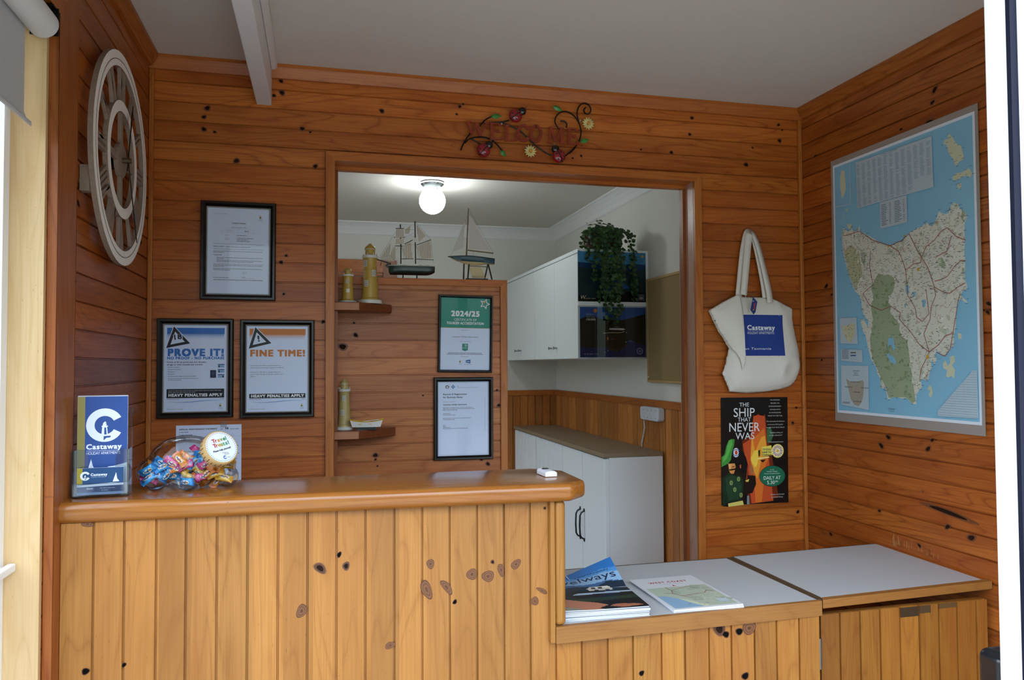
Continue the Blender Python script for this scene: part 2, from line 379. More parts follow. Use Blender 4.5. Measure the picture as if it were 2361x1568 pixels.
# ------------------------------------------------------------------ measured outlines (metres)
MAP={'land':[(.05,.67),(.064,.66),(.08,.649),(.098,.658),(.109,.644),(.126,.645),(.137,.662),(.142,.639),(.158,.632),(.179,.621),(.205,.605),(.231,.591),(.256,.58),(.28,.571),(.3,.571),(.319,.574),(.338,.577),(.353,.588),(.367,.594),(.376,.599),(.395,.603),(.408,.607),(.426,.607),(.435,.614),(.448,.615),(.457,.605),(.469,.603),(.482,.617),(.489,.632),(.496,.641),(.508,.632),(.52,.629),(.532,.63),(.537,.642),(.544,.654),(.553,.657),(.565,.649),(.572,.638),(.58,.627),(.595,.618),(.599,.605),(.59,.588),(.588,.563),(.59,.538),(.586,.507),(.589,.475),(.586,.444),(.587,.419),(.593,.406),(.594,.393),(.585,.393),(.575,.389),(.57,.377),(.578,.37),(.591,.359),(.593,.353),(.583,.357),(.57,.367),(.56,.359),(.553,.34),(.551,.315),(.548,.284),(.54,.258),(.541,.233),(.528,.221),(.516,.211),(.507,.199),(.495,.202),(.483,.212),(.471,.215),(.466,.202),(.472,.193),(.469,.179),(.461,.176),(.455,.189),(.45,.18),(.452,.163),(.443,.15),(.438,.13),(.429,.123),(.416,.13),(.407,.123),(.41,.103),(.398,.093),(.388,.079),(.383,.058),(.387,.048),(.369,.049),(.356,.057),(.342,.067),(.333,.063),(.309,.067),(.285,.068),(.27,.06),(.259,.06),(.253,.085),(.247,.099),(.241,.091),(.231,.098),(.227,.127),(.212,.144),(.208,.162),(.193,.181),(.183,.192),(.168,.236),(.158,.273),(.143,.296),(.133,.333),(.149,.332),(.17,.305),(.174,.324),(.15,.347),(.143,.37),(.14,.393),(.13,.416),(.108,.433),(.092,.465),(.076,.497),(.06,.545),(.047,.585),(.045,.624),(.048,.655)],'park':[(.227,.483),(.253,.473),(.273,.474),(.297,.461),(.303,.443),(.295,.415),(.28,.402),(.27,.382),(.284,.367),(.277,.346),(.298,.331),(.321,.308),(.318,.288),(.329,.266),(.352,.252),(.356,.224),(.36,.204),(.364,.17),(.372,.136),(.376,.102),(.383,.058),(.369,.05),(.342,.068),(.309,.068),(.263,.064),(.25,.099),(.23,.127),(.211,.162),(.196,.181),(.183,.221),(.179,.265),(.197,.322),(.188,.367),(.199,.41),(.19,.44),(.206,.46)],'park2':[(.145,.571),(.167,.56),(.16,.517),(.144,.534)],'park3':[(.487,.498),(.504,.498),(.516,.478),(.507,.468),(.491,.475)],'park4':[(.577,.458),(.585,.457),(.585,.425),(.573,.421)],'park5':[(.582,.633),(.595,.615),(.597,.605),(.589,.591),(.577,.6)],'west':[(.052,.585),(.096,.601),(.134,.565),(.148,.488),(.108,.437),(.076,.498)],'isl':[[(.54,.871),(.547,.859),(.555,.85),(.566,.831),(.582,.82),(.587,.806),(.592,.789),(.592,.776),(.577,.774),(.564,.764),(.557,.773),(.553,.789),(.542,.802),(.534,.82),(.53,.838),(.518,.841),(.523,.853),(.533,.853)],[(.547,.733),(.564,.742),(.583,.74),(.599,.743),(.61,.746),(.621,.728),(.613,.717),(.602,.726),(.583,.725),(.571,.721),(.555,.722)],[(.567,.709),(.582,.709),(.582,.7),(.574,.692),(.566,.7)],[(.047,.88),(.064,.872),(.069,.836),(.07,.805),(.058,.784),(.047,.775),(.044,.795),(.039,.82),(.04,.855)],[(.442,.11),(.45,.104),(.454,.088),(.447,.071),(.438,.077),(.444,.094),(.433,.097)],[(.524,.198),(.54,.201),(.543,.182),(.531,.173),(.542,.157),(.538,.132),(.526,.141),(.518,.135),(.507,.138),(.513,.157),(.498,.163),(.497,.179),(.507,.186),(.515,.17),(.525,.179)],[(.556,.267),(.569,.264),(.569,.251),(.558,.248)],[(.073,.677),(.096,.675),(.096,.66),(.081,.658)],[(.066,.733),(.077,.734),(.075,.719)],[(.053,.712),(.06,.714),(.058,.699)]],'lake':[[(.349,.441),(.362,.436),(.366,.409),(.355,.399),(.35,.41)],[(.38,.407),(.393,.403),(.391,.389),(.382,.393)],[(.419,.377),(.434,.377),(.432,.356),(.421,.353)],[(.268,.262),(.291,.264),(.295,.24),(.302,.226),(.29,.219),(.28,.24),(.264,.233)],[(.255,.226),(.27,.212),(.294,.198),(.303,.18),(.288,.173),(.264,.194)],[(.342,.369),(.351,.37),(.348,.354)]],'box':[[(.129,.886),(.476,.879),(.479,.72),(.133,.723)],[(.245,.721),(.368,.719),(.368,.631),(.245,.631)],[(.027,.343),(.117,.34),(.122,.246),(.028,.251)],[(.031,.231),(.143,.225),(.144,.181),(.031,.189)],[(.03,.171),(.174,.17),(.172,.018),(.028,.03)],[(.608,.156),(.624,.157),(.626,.019),(.477,.017),(.476,.033),(.604,.151)]],'mini':[[(.037,.32),(.051,.314),(.065,.311),(.077,.318),(.099,.322),(.108,.312),(.107,.282),(.092,.26),(.08,.253),(.061,.265),(.047,.288)],[(.056,.124),(.082,.113),(.116,.114),(.143,.121),(.15,.111),(.145,.066),(.136,.044),(.119,.028),(.097,.033),(.08,.052),(.068,.086)]],'inset':[(.099,.888),(.099,.745),(.012,.752)],'road':[[(.057,.638),(.14,.641),(.205,.599),(.285,.568),(.338,.576),(.372,.593)],[(.285,.568),(.323,.545),(.337,.522),(.354,.478),(.387,.494),(.418,.494),(.423,.51),(.406,.533),(.389,.563),(.372,.593)],[(.423,.51),(.448,.474),(.472,.412),(.476,.385),(.458,.354),(.452,.315),(.425,.27),(.445,.213)],[(.423,.51),(.442,.541),(.476,.556),(.502,.578),(.527,.586),(.558,.555),(.593,.537)],[(.473,.43),(.498,.432),(.523,.439),(.556,.47),(.575,.48),(.591,.478)],[(.193,.564),(.187,.513),(.201,.446),(.163,.428),(.152,.421),(.183,.378),(.239,.356),(.284,.367),(.327,.343),(.321,.322),(.371,.278),(.406,.237),(.445,.213)],[(.472,.412),(.501,.396),(.529,.387),(.561,.403),(.589,.413)],[(.445,.213),(.484,.235),(.509,.26),(.542,.268)],[(.354,.478),(.361,.395),(.379,.373),(.392,.352),(.396,.325),(.417,.31)],[(.438,.408),(.448,.331),(.417,.307)],[(.445,.213),(.431,.19),(.413,.163),(.403,.129)],[(.479,.503),(.525,.516),(.542,.558)],[(.475,.212),(.507,.199),(.528,.221),(.551,.315),(.56,.359),(.569,.383)]]}
WEL={'vines':[[(-.2414,-.0733),(-.2348,-.056),(-.2243,-.0345),(-.2085,-.0126),(-.2005,-.0016)],[(-.227,-.0477),(-.2164,-.034),(-.2006,-.0272),(-.1822,-.0228),(-.1584,-.021),(-.1371,-.0261),(-.1212,-.0356),(-.1079,-.0479),(-.0932,-.0641)],[(-.2046,-.0306),(-.1875,-.0373),(-.1704,-.048)],[(-.1728,.0173),(-.1634,.0298),(-.1501,.0438),(-.1301,.0537)],[(-.1369,.0303),(-.1155,.0337),(-.0941,.036),(-.0752,.0419),(-.0658,.046)],[(-.1475,.0283),(-.1048,.0345),(-.0807,.033),(-.0538,.023),(-.0268,.0103),(-.0051,-.0068),(.0139,-.0255),(.0384,-.0452),(.0685,-.0633),(.0892,-.0706)],[(.1434,-.0689),(.1632,-.0521),(.183,-.032),(.1973,-.0095),(.2037,.018),(.2005,.0422),(.1894,.0657),(.1727,.0834),(.1531,.0923),(.1335,.0927),(.1167,.0833),(.1055,.0677),(.1031,.0514),(.1094,.0385),(.1191,.027)],[(.1248,.0557),(.1388,.058),(.1494,.0494),(.147,.0344)],[(.1936,.0593),(.1873,.0845),(.1903,.1064),(.2012,.1235),(.2182,.1302),(.2352,.1234),(.243,.1077),(.2378,.0937),(.2264,.088),(.2157,.0948),(.2138,.1055),(.2224,.1143)],[(.1575,-.0605),(.1744,-.0447),(.1887,-.0235)]],'leaves':[[(-.1341,.0534),(-.0926,.0599)],[(.096,.1087),(.1335,.0935)],[(.1995,-.0147),(.2335,-.0038)],[(-.0973,-.0643),(-.0786,-.0869)]],'bugs':[[(-.0441,.0616),(-.0196,.0794)],[(-.1612,-.0702),(-.142,-.0501)],[(.1161,-.0743),(.1032,-.0491)]],'flowers':[(.0109,-.061),(.2303,.0546)],'screws':[(-.0947,.0299),(.1993,.0632)],'letters':[[[(-.2162,.0281),(-.2006,-.016)],[(-.2006,-.016),(-.186,.0229)],[(-.186,.0229),(-.1716,-.018)],[(-.1716,-.018),(-.1475,.027)],[(-.2215,.0277),(-.2031,.029)],[(-.1926,.0238),(-.1767,.0249)],[(-.1555,.0272),(-.1396,.0275)]],[[(-.1302,.0282),(-.1305,-.0283)],[(-.1369,.0277),(-.1022,.0289)],[(-.1304,.0006),(-.1103,.0019)],[(-.1371,-.0293),(-.0944,-.0265)],[(-.1022,.0289),(-.1017,.0197)],[(-.0944,-.0265),(-.0911,-.0165)],[(-.109,.0078),(-.109,-.0045)]],[[(-.0759,.0254),(-.0761,-.0287)],[(-.0834,.0249),(-.0672,.026)],[(-.0837,-.03),(-.0432,-.0279)],[(-.0432,-.0279),(-.0399,-.0171)]],[[(.0032,.0177),(-.0076,.0289),(-.0212,.028),(-.0335,.0152),(-.0377,-.001),(-.0323,-.0192),(-.0188,-.0276),(-.0052,-.0241),(.0044,-.0141)],[(.0033,.0283),(.0038,.0151)]],[[(.032,.033),(.0183,.0227),(.0127,.0024),(.0167,-.0186),(.0303,-.0284),(.0441,-.0195),(.0511,.001),(.0485,.0222),(.032,.033)]],[[(.0858,.0288),(.0798,-.0252)],[(.0858,.0288),(.1048,-.0209)],[(.1048,-.0209),(.1274,.0303)],[(.1274,.0303),(.1284,-.0247)],[(.0743,-.0261),(.0881,-.026)],[(.1201,-.0258),(.1368,-.0252)],[(.0802,.0289),(.0913,.0291)],[(.1219,.0299),(.1358,.0304)]],[[(.1568,.0297),(.1555,-.0257)],[(.1498,.0292),(.1849,.0297)],[(.1563,.0027),(.1762,.0032)],[(.1494,-.0266),(.1901,-.025)],[(.1849,.0297),(.1857,.0195)],[(.1901,-.025),(.1921,-.0152)],[(.1771,.0095),(.177,-.0032)]]]}
BAG={'outline':[(-.2255,.1154),(-.2195,.1196),(-.1667,.1488),(-.112,.1748),(-.1013,.176),(-.0756,.1693),(-.0389,.1691),(-.0019,.1691),(.0367,.167),(.0475,.163),(.0909,.1456),(.1314,.1275),(.1301,.0891),(.1348,.0585),(.1405,.0251),(.1507,-.0166),(.1569,-.0556),(.1564,-.0806),(.1538,-.1001),(.1427,-.1361),(.1291,-.1581),(.1037,-.1744),(.0598,-.1849),(-.0052,-.1923),(-.0756,-.196),(-.1119,-.1925),(-.145,-.1891),(-.1565,-.1592),(-.1652,-.1415),(-.1739,-.1211),(-.1677,-.1063),(-.1614,-.0901),(-.1454,-.0278),(-.16,-.0006),(-.1894,.0399),(-.2096,.0804)],'flap':[(-.2261,.1154),(-.2195,.1204),(-.1667,.1493),(-.112,.1753),(-.1013,.1766),(-.0998,.1388),(-.0986,.1006),(-.0981,.0596),(-.0972,.0186),(-.097,-.0223),(-.0976,-.0577),(-.1041,-.0877),(-.1142,-.1121),(-.1168,-.0876),(-.1204,-.0658),(-.1306,-.0427),(-.1454,-.025),(-.1615,.0021),(-.1908,.0413),(-.2111,.0818)],'gusset':[(-.1454,-.0278),(-.1306,-.0441),(-.1195,-.0672),(-.1163,-.0903),(-.1173,-.1148),(-.1247,-.1419),(-.1311,-.1703),(-.145,-.1877),(-.1565,-.1592),(-.1739,-.1211),(-.1614,-.0901)],'print':[(-.0992,.1011),(.0735,.0996),(.0628,-.0587),(-.0975,-.055)],'planks':[[(-.0798,.1002),(-.0818,-.0553)],[(-.0361,.0998),(-.0421,-.0562)],[(.0092,.0998),(.0027,-.0572)],[(.0548,.0997),(.0466,-.0581)]],'t1':[(-.0801,.0438),(.0376,.0434),(-.0798,.0611)],'t2':[(-.0795,.0274),(.0333,.0274),(-.0793,.0362)],'t3':[(-.0972,-.0319),(.0167,-.0333),(-.0725,-.0114)],'rule':[(-.0777,.04),(.022,.0397)],'tag':[(-.071,.1667),(-.053,.1477),(-.0613,.1092),(-.0691,.0995),(-.0825,.1172)],'string':[(-.1056,.1935),(-.0998,.1772),(-.0981,.1539)],'str2':[(-.0976,.1799),(-.0755,.1762),(-.0634,.1654),(-.0702,.1598),(-.0878,.1664)],'strapA':[(-.1029,.1684),(-.0909,.2534),(-.0788,.3425),(-.0611,.4136),(-.0494,.4252),(-.0347,.4108),(-.0176,.3444),(-.0039,.2778),(.0067,.2185),(.0125,.168)],'strapB':[(-.0897,.176),(-.0786,.2537),(-.0691,.328),(-.0579,.4063),(-.0478,.4208),(-.0298,.4073),(-.0095,.3372),(.0082,.2557),(.0212,.189),(.023,.1481)],'seam':[(.0475,.163),(.0716,.1135),(.1017,.0527),(.1288,-.0083),(.1438,-.05)]}
SHIP={'hull':[(-.0643,.0587),(-.0256,.0606),(.0961,.0635),(.0971,.0555),(.0936,.0461),(.0776,.0378),(.0558,.0309),(-.0536,.0283),(-.061,.0356),(-.0643,.0513)],'keel':[(-.0847,.0474),(-.0749,.041),(-.0643,.0239),(.0793,.0244),(.0793,.0382),(.0558,.0317),(-.0536,.0283),(-.0618,.0364),(-.0634,.0596),(-.0733,.0593)],'spars':[[(-.1157,.0706),(-.0618,.0566)],[(-.0256,.129),(-.0259,.0622)],[(-.0275,.204),(-.0269,.1272)],[(.0268,.2179),(.0291,.0637)],[(-.0453,.1883),(-.014,.1895)],[(-.0511,.1548),(-.0107,.1553)],[(-.047,.1228),(-.0099,.124)],[(-.0123,.1311),(.0184,.1471)],[(.0334,.1292),(.0862,.1503)],[(-.0223,.0748),(.0208,.0766)],[(.0291,.0758),(.0962,.0748)],[(-.0978,.0611),(-.1002,.047)]],'sails':[[(-.042,.1868),(-.0173,.1877),(-.0148,.1544),(-.047,.1524)],[(-.0437,.1484),(-.0156,.1502),(-.014,.131),(-.047,.1283)],[(-.0618,.1378),(-.1035,.0726),(-.0692,.0852),(-.0634,.1194)],[(-.0503,.1265),(-.0654,.0878),(-.0487,.0658),(-.0429,.1076)],[(-.0667,.0861),(-.0921,.0688),(-.0503,.0641)],[(-.0214,.1224),(.0126,.1402),(.0158,.0767),(-.0074,.0761)],[(.0375,.1243),(.0845,.1477),(.0903,.078),(.0517,.0786)],[(.031,.208),(.0677,.1648),(.0409,.1395),(.0351,.1729)],[(-.0123,.1829),(.0126,.2039),(.0043,.1693),(-.0115,.1695)]],'lines':[[(-.0288,.2023),(-.1092,.0708)],[(.0276,.2162),(.0862,.1503)],[(.0862,.1503),(.0953,.0655)],[(-.014,.1845),(.0226,.1858)],[(-.014,.1552),(.0234,.1725)],[(-.0099,.127),(.0275,.1298)],[(-.0239,.1223),(-.0057,.0728)],[(-.0231,.1224),(-.0124,.071)],[(.0309,.1274),(.0525,.0761)],[(.0309,.1274),(.0442,.0725)],[(-.0667,.0877),(-.0437,.0601)],[(-.0667,.0877),(-.0994,.0686)],[(-.033,.1204),(-.0421,.1084)]],'stand':[(-.0177,.0291),(-.0177,.0071),(.0383,.0285),(.0382,.0081)],'label':[(.0229,.1557),(.0309,.1383)],'deck':[(-.0445,.0676),(-.0305,.0621),(-.019,.0699),(.0042,.0681),(.0375,.0707),(.06,.0688),(.0793,.0693),(.0877,.0645),(-.0124,.0634),(.0508,.0651)]}
BOAT={'deck':[(-.0888,.0898),(-.0462,.0916),(-.0095,.0921),(.0357,.0889),(.0874,.0843)],'mid':[(-.0888,.0888),(-.0504,.0724),(-.0096,.0694),(.0356,.0676),(.0898,.0634)],'low':[(-.0504,.072),(-.026,.0619),(.0047,.0567),(.0355,.0581),(.0686,.0644)],'mast':[(-.0093,.2761),(-.0177,.0921)],'boom':[(-.0125,.1149),(.0875,.1063)],'main':[(-.0069,.2488),(.0043,.2391),(.0401,.1775),(.074,.1165),(.0564,.1184),(-.0084,.1194)],'jib':[(-.0214,.2219),(-.0277,.171),(-.0298,.1244),(-.0685,.1071),(-.046,.1704),(-.0275,.2216)],'legs':[[(-.027,.0639),(-.0237,.0051)],[(-.0075,.0685),(-.018,.0052)],[(.0666,.0664),(.0576,.0069)],[(.0666,.0664),(.075,.0072)]],'bars':[[(-.0117,.0552),(.0624,.0531)],[(-.018,.0072),(.0663,.0079)]],'keel':[(-.0076,.0513),(.04,.0505),(.055,.0096),(.0049,.0097)],'stay':[[(-.011,.2507),(-.0767,.0928)],[(-.0089,.2751),(.0875,.1077)],[(.009,.1155),(.0089,.0953)]]}
KNC=[((.536,.97),.0138,.0085,1),((.577,.997),.0042,.0069,2),((.592,.971),.0069,.0087,1),((.78,.963),.0079,.0101,0),((.771,.906),.0101,.0212,0),((.817,.908),.0074,.0185,0),((.836,.873),.0042,.0058,2),((.876,.933),.0111,.0116,0),((.914,.926),.0132,.0116,0),((.945,.938),.0069,.0138,0),((.925,.958),.0042,.0048,1),((.981,.949),.0122,.0085,0),((1.044,.883),.0132,.0048,0),((1.026,.86),.009,.009,0),((1.052,1.076),.0034,.0034,1),((.689,.788),.0106,.0069,0),((.07,.792),.0074,.0064,2),((.142,.798),.0037,.0053,2),((.497,.88),.0095,.0138,0),((.07,1.092),.0106,.0058,0)]
KNB=[(.407,2.328,9),(.404,2.367,7),(.382,2.316,6),(.338,2.296,7),(.164,2.228,7),(.174,2.258,9),(.164,2.188,8),(.197,2.181,5),(.473,2.211,8),(.499,2.201,4),(.265,2.09,9),(.516,2.086,8),(.737,2.291,8),(1.895,2.288,6),(1.905,2.352,7),(2.277,2.352,6),(2.292,2.332,4),(2.28,2.289,8),(2.161,2.254,4),(2.132,2.186,9),(1.818,2.214,7),(1.695,2.218,4),(1.009,2.327,6),(1.021,2.337,4),(.998,2.299,4),(.407,1.759,7),(.423,1.782,5),(.416,1.654,5),(2.334,.84,7),(2.318,1.185,6),(2.335,1.243,5),(2.249,1.346,3),(.29,1.281,5),(.543,1.563,7),(1.459,2.179,5),(1.426,2.169,4)]
KNP=[(.658,1.526,8),(.652,1.57,4),(.612,1.484,12),(.729,1.09,8),(.729,1.075,4),(.736,1.051,3),(1.146,1.044,7),(1.121,1.061,5),(.902,1.304,3),(1.189,1.263,6),(1.182,1.32,4),(1.199,1.591,5)]
KNR=[(-.688,2.257,9),(-.678,2.221,7),(-.662,2.16,14),(-.544,2.177,5),(-.456,1.169,8),(-.422,1.137,9),(-.629,1.148,8),(-.647,1.177,6),(-.096,2.209,5),(-.826,1.648,8),(-.866,1.582,7),(-.862,1.558,6),(-.699,.921,8),(-.786,.907,10),(-.407,.916,5),(-.148,.783,7),(-.584,.839,6),(-.147,1.704,8),(-.178,1.669,5),(-.113,1.428,5)]
KNL=[(-.723,1.827,8),(-.728,1.787,8),(-.715,1.854,5),(-.746,1.607,7),(-.772,1.355,6),(-.1,1.795,6),(-.664,1.851,5),(-.284,1.693,5)]
# ------------------------------------------------------------------ the room
PX = 2.371                                   # width of the reception
CEIL = 2.415; CEIL2 = 2.35; OX = 2.12; OY = 2.45   # office: ceiling, right wall, far wall
PB = lambda a, d, c: (a, d, c)               # back wall
PP = lambda a, d, c: (a, .19 + d, c)
PL = lambda a, d, c: (-d, a, c)
PR = lambda a, d, c: (PX + d, a, c)
struct(box('floor', -1.4, 2.5, -1.96, 3.4, -.06, 0, floor_m))
struct(box('ground', -9, 11, -14, -1.96, -.12, -.02, conc))
struct(box('ceiling', -.15, 2.5, -1.96, .13, CEIL, CEIL + .08, ceil_m))
struct(box('ceiling', -1.45, 2.3, .13, 3.45, CEIL2, CEIL2 + .08, ceil_m))
# back wall with the doorway-wide opening
m = MB()
boards(m, PB, 0, .5655, 0, CEIL, .0643, 1.95, wall_wood)
boards(m, PB, 1.9195, PX, 0, CEIL, .0643, 1.95, wall_wood)
boards(m, PB, .5655, 1.9195, 2.12, CEIL, .0643, 1.95, wall_wood)
m.box(-.1, .566, .007, .118, 0, CEIL, plaster); m.box(1.919, 2.5, .007, .118, 0, CEIL, plaster); m.box(.566, 1.919, .007, .118, 2.12, CEIL, plaster)
LK = lambda u, l, v: (u, -l, v)
for i, (x, z, r) in enumerate(KNB):
    if not (.55 < x < 1.93 and z < 2.14): knot(m, LK, (x, z), r * .0010, r * .0008, 3, i)
struct(m.build('wall_back'))
m = MB()
m.box(.5655, .580, .0005, .12, 0, 2.106, trim_z); m.box(.5655, 1.9195, .0005, .12, 2.106, 2.1205, trim_x)
struct(m.build('trim_1'))
m = MB(); m.box(1.905, 1.9195, .0005, .12, 0, 2.106, jamb_z); struct(m.build('trim_2'))
m = MB(); m.box(1.893, 1.905, .062, .09, 0, 2.094, arch_z); m.box(.580, .592, .062, .09, 0, 2.094, arch_z); m.box(.580, 1.905, .062, .09, 2.094, 2.106, trim_x)
struct(m.build('trim_3'))
# architrave round the opening, mitred
def mitre_frame(mb, x0, x1, z1, w, y0, y1, mats, z0=0.0):
    mb.prism([(x0 - w, z0), (x0, z0), (x0, z1), (x0 - w, z1 + w)], y0, y1, mats[0], 'y')
    mb.prism([(x1, z0), (x1 + w, z0), (x1 + w, z1 + w), (x1, z1)], y0, y1, mats[0], 'y')
    mb.prism([(x0, z1), (x1, z1), (x1 + w, z1 + w), (x0 - w, z1 + w)], y0, y1, mats[1], 'y')
m = MB(); mitre_frame(m, .580, 1.905, 2.106, .029, -.016, -.0002, (trim_z, trim_x)); struct(m.build('trim_4', bevel=.002))
# left wall with the window opening nearer the camera
m = MB()
boards(m, PL, -.93, 0, 0, CEIL, .0643, 1.95, wall_wood_side)
boards(m, PL, -1.90, -.93, 2.14, CEIL, .0643, 1.95, wall_wood_side)
m.box(-.15, -.007, -.9315, .12, 0, CEIL, plaster); m.box(-.15, -.007, -1.96, -.9315, 2.155, CEIL, plaster); m.box(-.15, 0, -1.96, -1.85, 0, CEIL, plaster)
LKL = lambda u, l, v: (l, u, v)
for i, (y, z, r) in enumerate(KNL): knot(m, LKL, (y, z), r * .0016, r * .0008, 3, i)
struct(m.build('wall_left'))
# deep window jamb and head, then its architrave
m = MB(); m.box(-.10, 0.0, -.944, -.9302, 0, 2.14, reveal_z); struct(m.build('trim_5'))
m = MB(); m.box(-.10, 0.0, -1.85, -.944, 2.14, 2.155, trim_y); struct(m.build('trim_6'))
def archi(mb, y0, y1, z0, z1, mat):
    mb.prism([(0.0003, y0), (.014, y0), (.020, y0 + .010), (.020, y1 - .012), (.012, y1), (0.0003, y1)], z0, z1, mat, 'z')
m = MB()
m.prism([(-.9295, 0), (-.806, 0), (-.806, 2.2635), (-.9295, 2.140)], .0003, .020, arch_z, 'x')
m.prism([(-.9295, 2.140), (-.806, 2.2635), (-1.85, 2.2635), (-1.85, 2.140)], .0003, .020, trim_y, 'x')
struct(m.build('trim_7', bevel=.006, seg=3))
# right wall
m = MB(); boards(m, PR, -1.88, 0, 0, CEIL, .0643, 1.95, wall_wood_side); m.box(PX + .007, PX + .12, -1.96, .12, 0, CEIL, plaster)
LKR = lambda u, l, v: (PX - l, u, v)
for i, (y, z, r) in enumerate(KNR): knot(m, LKR, (y, z), r * .0014, r * .0008, 3, i)
knot(m, LKR, (-.70, .965), .085, .007, 3, 3)
sc_ = ink('b48650', .5); rs_ = random.Random(77)
for k in range(26): y = -.46 - abs(rs_.gauss(0, .05)) * 1.6; z = .812 + rs_.random() * .012; m.add([(PX - .0004, y, z), (PX - .0004, y - rs_.uniform(.0012, .003), z), (PX - .0004, y - .002, z + rs_.uniform(.01, .055) * max(.2, 1 + (y + .46) * 5)), (PX - .0004, y - .0004, z + .02)], [(0, 1, 2, 3)], sc_)
struct(m.build('wall_right'))
# ceiling moulding and corner beads
m = MB(); pr = [(0, 0), (-.012, 0), (-.040, -.028), (-.040, -.040), (0, -.044)]
m.prism([(-.0003, CEIL - .043), (-.012, CEIL - .043), (-.030, CEIL - .012), (-.030, CEIL - .0005), (-.0003, CEIL - .0005)], .0005, PX - .0005, trim_x, 'x'); struct(m.build('trim_8'))
m = MB(); m.prism([(.0003, CEIL - .043), (.012, CEIL - .043), (.030, CEIL - .012), (.030, CEIL - .0005), (.0003, CEIL - .0005)], -1.85, -.030, trim_y, 'y'); struct(m.build('trim_9'))
m = MB(); m.prism([(PX - .0003, CEIL - .043), (PX - .012, CEIL - .043), (PX - .030, CEIL - .012), (PX - .030, CEIL - .0005), (PX - .0003, CEIL - .0005)], -1.85, -.030, trim_y, 'y'); struct(m.build('trim_10'))
m = MB(); m.box(.0004, .015, -.015, -.0004, 0, CEIL - .044, trim_z); struct(m.build('trim_11', bevel=.003))
m = MB(); m.box(PX - .015, PX - .0004, -.015, -.0004, 0, CEIL - .044, trim_z); struct(m.build('trim_12', bevel=.003))
# white painted beam under the ceiling with a quad moulding on its right side
m = MB(); m.box(.327, .375, -1.85, -.001, 2.281, CEIL - .0005, white_paint)
m.prism([(.3755, CEIL - .0005), (.394, CEIL - .0005), (.394, CEIL - .012), (.389, CEIL - .022), (.3755, CEIL - .026)], -1.85, -.031, white_paint, 'y')
struct(m.build('beam', bevel=.003))
# window unit of the left wall: white aluminium, glass above the mid rail, panel below
wf = MB()
wf.box(-.098, -.062, -.9755, -.9445, 0, 2.139, alu_white); wf.box(-.098, -.062, -1.85, -1.815, 0, 2.139, alu_white)
wf.box(-.098, -.062, -1.815, -.9755, 2.105, 2.139, alu_white); wf.box(-.098, -.055, -1.815, -.9755, 1.00, 1.035, alu_white)
wf.box(-.090, -.070, -1.815, -.9755, 0.0, 1.00, alu_white)
w1 = struct(wf.build('window_1', bevel=.002))
box('pane', -.083, -.079, -1.815, -.9755, 1.035, 2.105, window_glass, w1)
box('sill', -.0545, -.040, -1.815, -.9465, 1.018, 1.034, alu_white, w1, bevel=.003)
# front wall: glazed sliding doors the camera looks in through
m = MB(); m.box(-.15, 2.5, -1.96, -1.8805, 2.10, CEIL, plaster); m.box(2.345, 2.5, -1.96, -1.8805, 0, 2.10, plaster); m.box(-.15, .035, -1.96, -1.8805, 0, 2.10, plaster)
struct(m.build('wall_front'))
df = MB(); DX, DY0, DY1 = 1.383, -1.862, -1.830
df.box(DX, DX + .034, DY0, DY1, .01, 2.098, alu_white); df.box(2.31, 2.3445, DY0, DY1, .01, 2.098, alu_white)
df.box(DX + .034, 2.31, DY0, DY1, .01, .09, alu_white); df.box(DX + .034, 2.31, DY0, DY1, 2.05, 2.098, alu_white)
d1 = struct(df.build('door_1', bevel=.002))
MB().box(DX + .0005, DX + .0115, DY0 - .0065, DY0 - .0003, .02, 2.09, ink('0a0f24', .8)).build('glazing_seal', d1)
MB().box(DX + .0118, DX + .070, DY0 - .012, DY0 - .0003, .02, 2.09, alu_white).build('fixed_stile', d1, bevel=.002)
box('pane', DX + .034, 2.31, -1.849, -1.843, .09, 2.05, window_glass, d1)
hm = MB(); hp = plain('black_plastic', '15181c', .22, 0, .6)
hm.box(1.390, 1.460, -1.8295, -1.784, .90, 1.036, hp)
h_ = hm.build('door_handle', d1, smooth=50, bevel=.0125, seg=6); h_['label'] = 'black plastic door handle'

# ------------------------------------------------------------------ office seen through the opening
m = MB(); boards(m, PP, .45, 1.195, 0, 1.711, .0625, 1.568, part_wood); m.box(.44, 1.1945, .197, .255, 0, 1.711, plaster)
LKP = lambda u, l, v: (u, .19 - l, v)
for i, (x, z, r) in enumerate(KNP):
    if x < 1.19: knot(m, LKP, (x, z), r * .0012, r * .0009, 3, i)
struct(m.build('wall_partition'))
m = MB(); m.prism([(.44, 1.7105), (1.195, 1.7105), (1.222, 1.737), (.44, 1.737)], .180, .262, trim_x, 'y'); m.prism([(1.195, 0), (1.222, 0), (1.222, 1.737), (1.195, 1.7105)], .180, .262, trim_z, 'y'); struct(m.build('trim_13', bevel=.002))
m = MB()                                       # right wall of the office: plaster above, boards below
m.box(OX, OX + .1, .12, OY + .1, 0, CEIL2, plaster)
boards(m, lambda a, d, c: (OX - .012 + d, c, a), 0, 1.208, .12, OY, .066, .1, wains_y)
struct(m.build('wall_office_right'))
m = MB(); m.box(OX - .020, OX - .0003, .12, OY - .02, 1.206, 1.242, trim_y); struct(m.build('trim_14', bevel=.002))
m = MB(); m.box(.96, OX, OY, OY + .1, 0, CEIL2, plaster); m.box(-1.4, .10, OY, OY + .1, 0, CEIL2, plaster); m.box(.10, .96, OY, OY + .1, 2.02, CEIL2, plaster)
boards(m, lambda a, d, c: (c, OY - .012 + d, a), 0, 1.208, 1.03, OX - .012, .053, 0, wains_x)
struct(m.build('wall_office_far'))
m = MB(); m.box(1.03, OX - .02, OY - .020, OY - .0003, 1.206, 1.242, trim_x); struct(m.build('trim_15', bevel=.002))
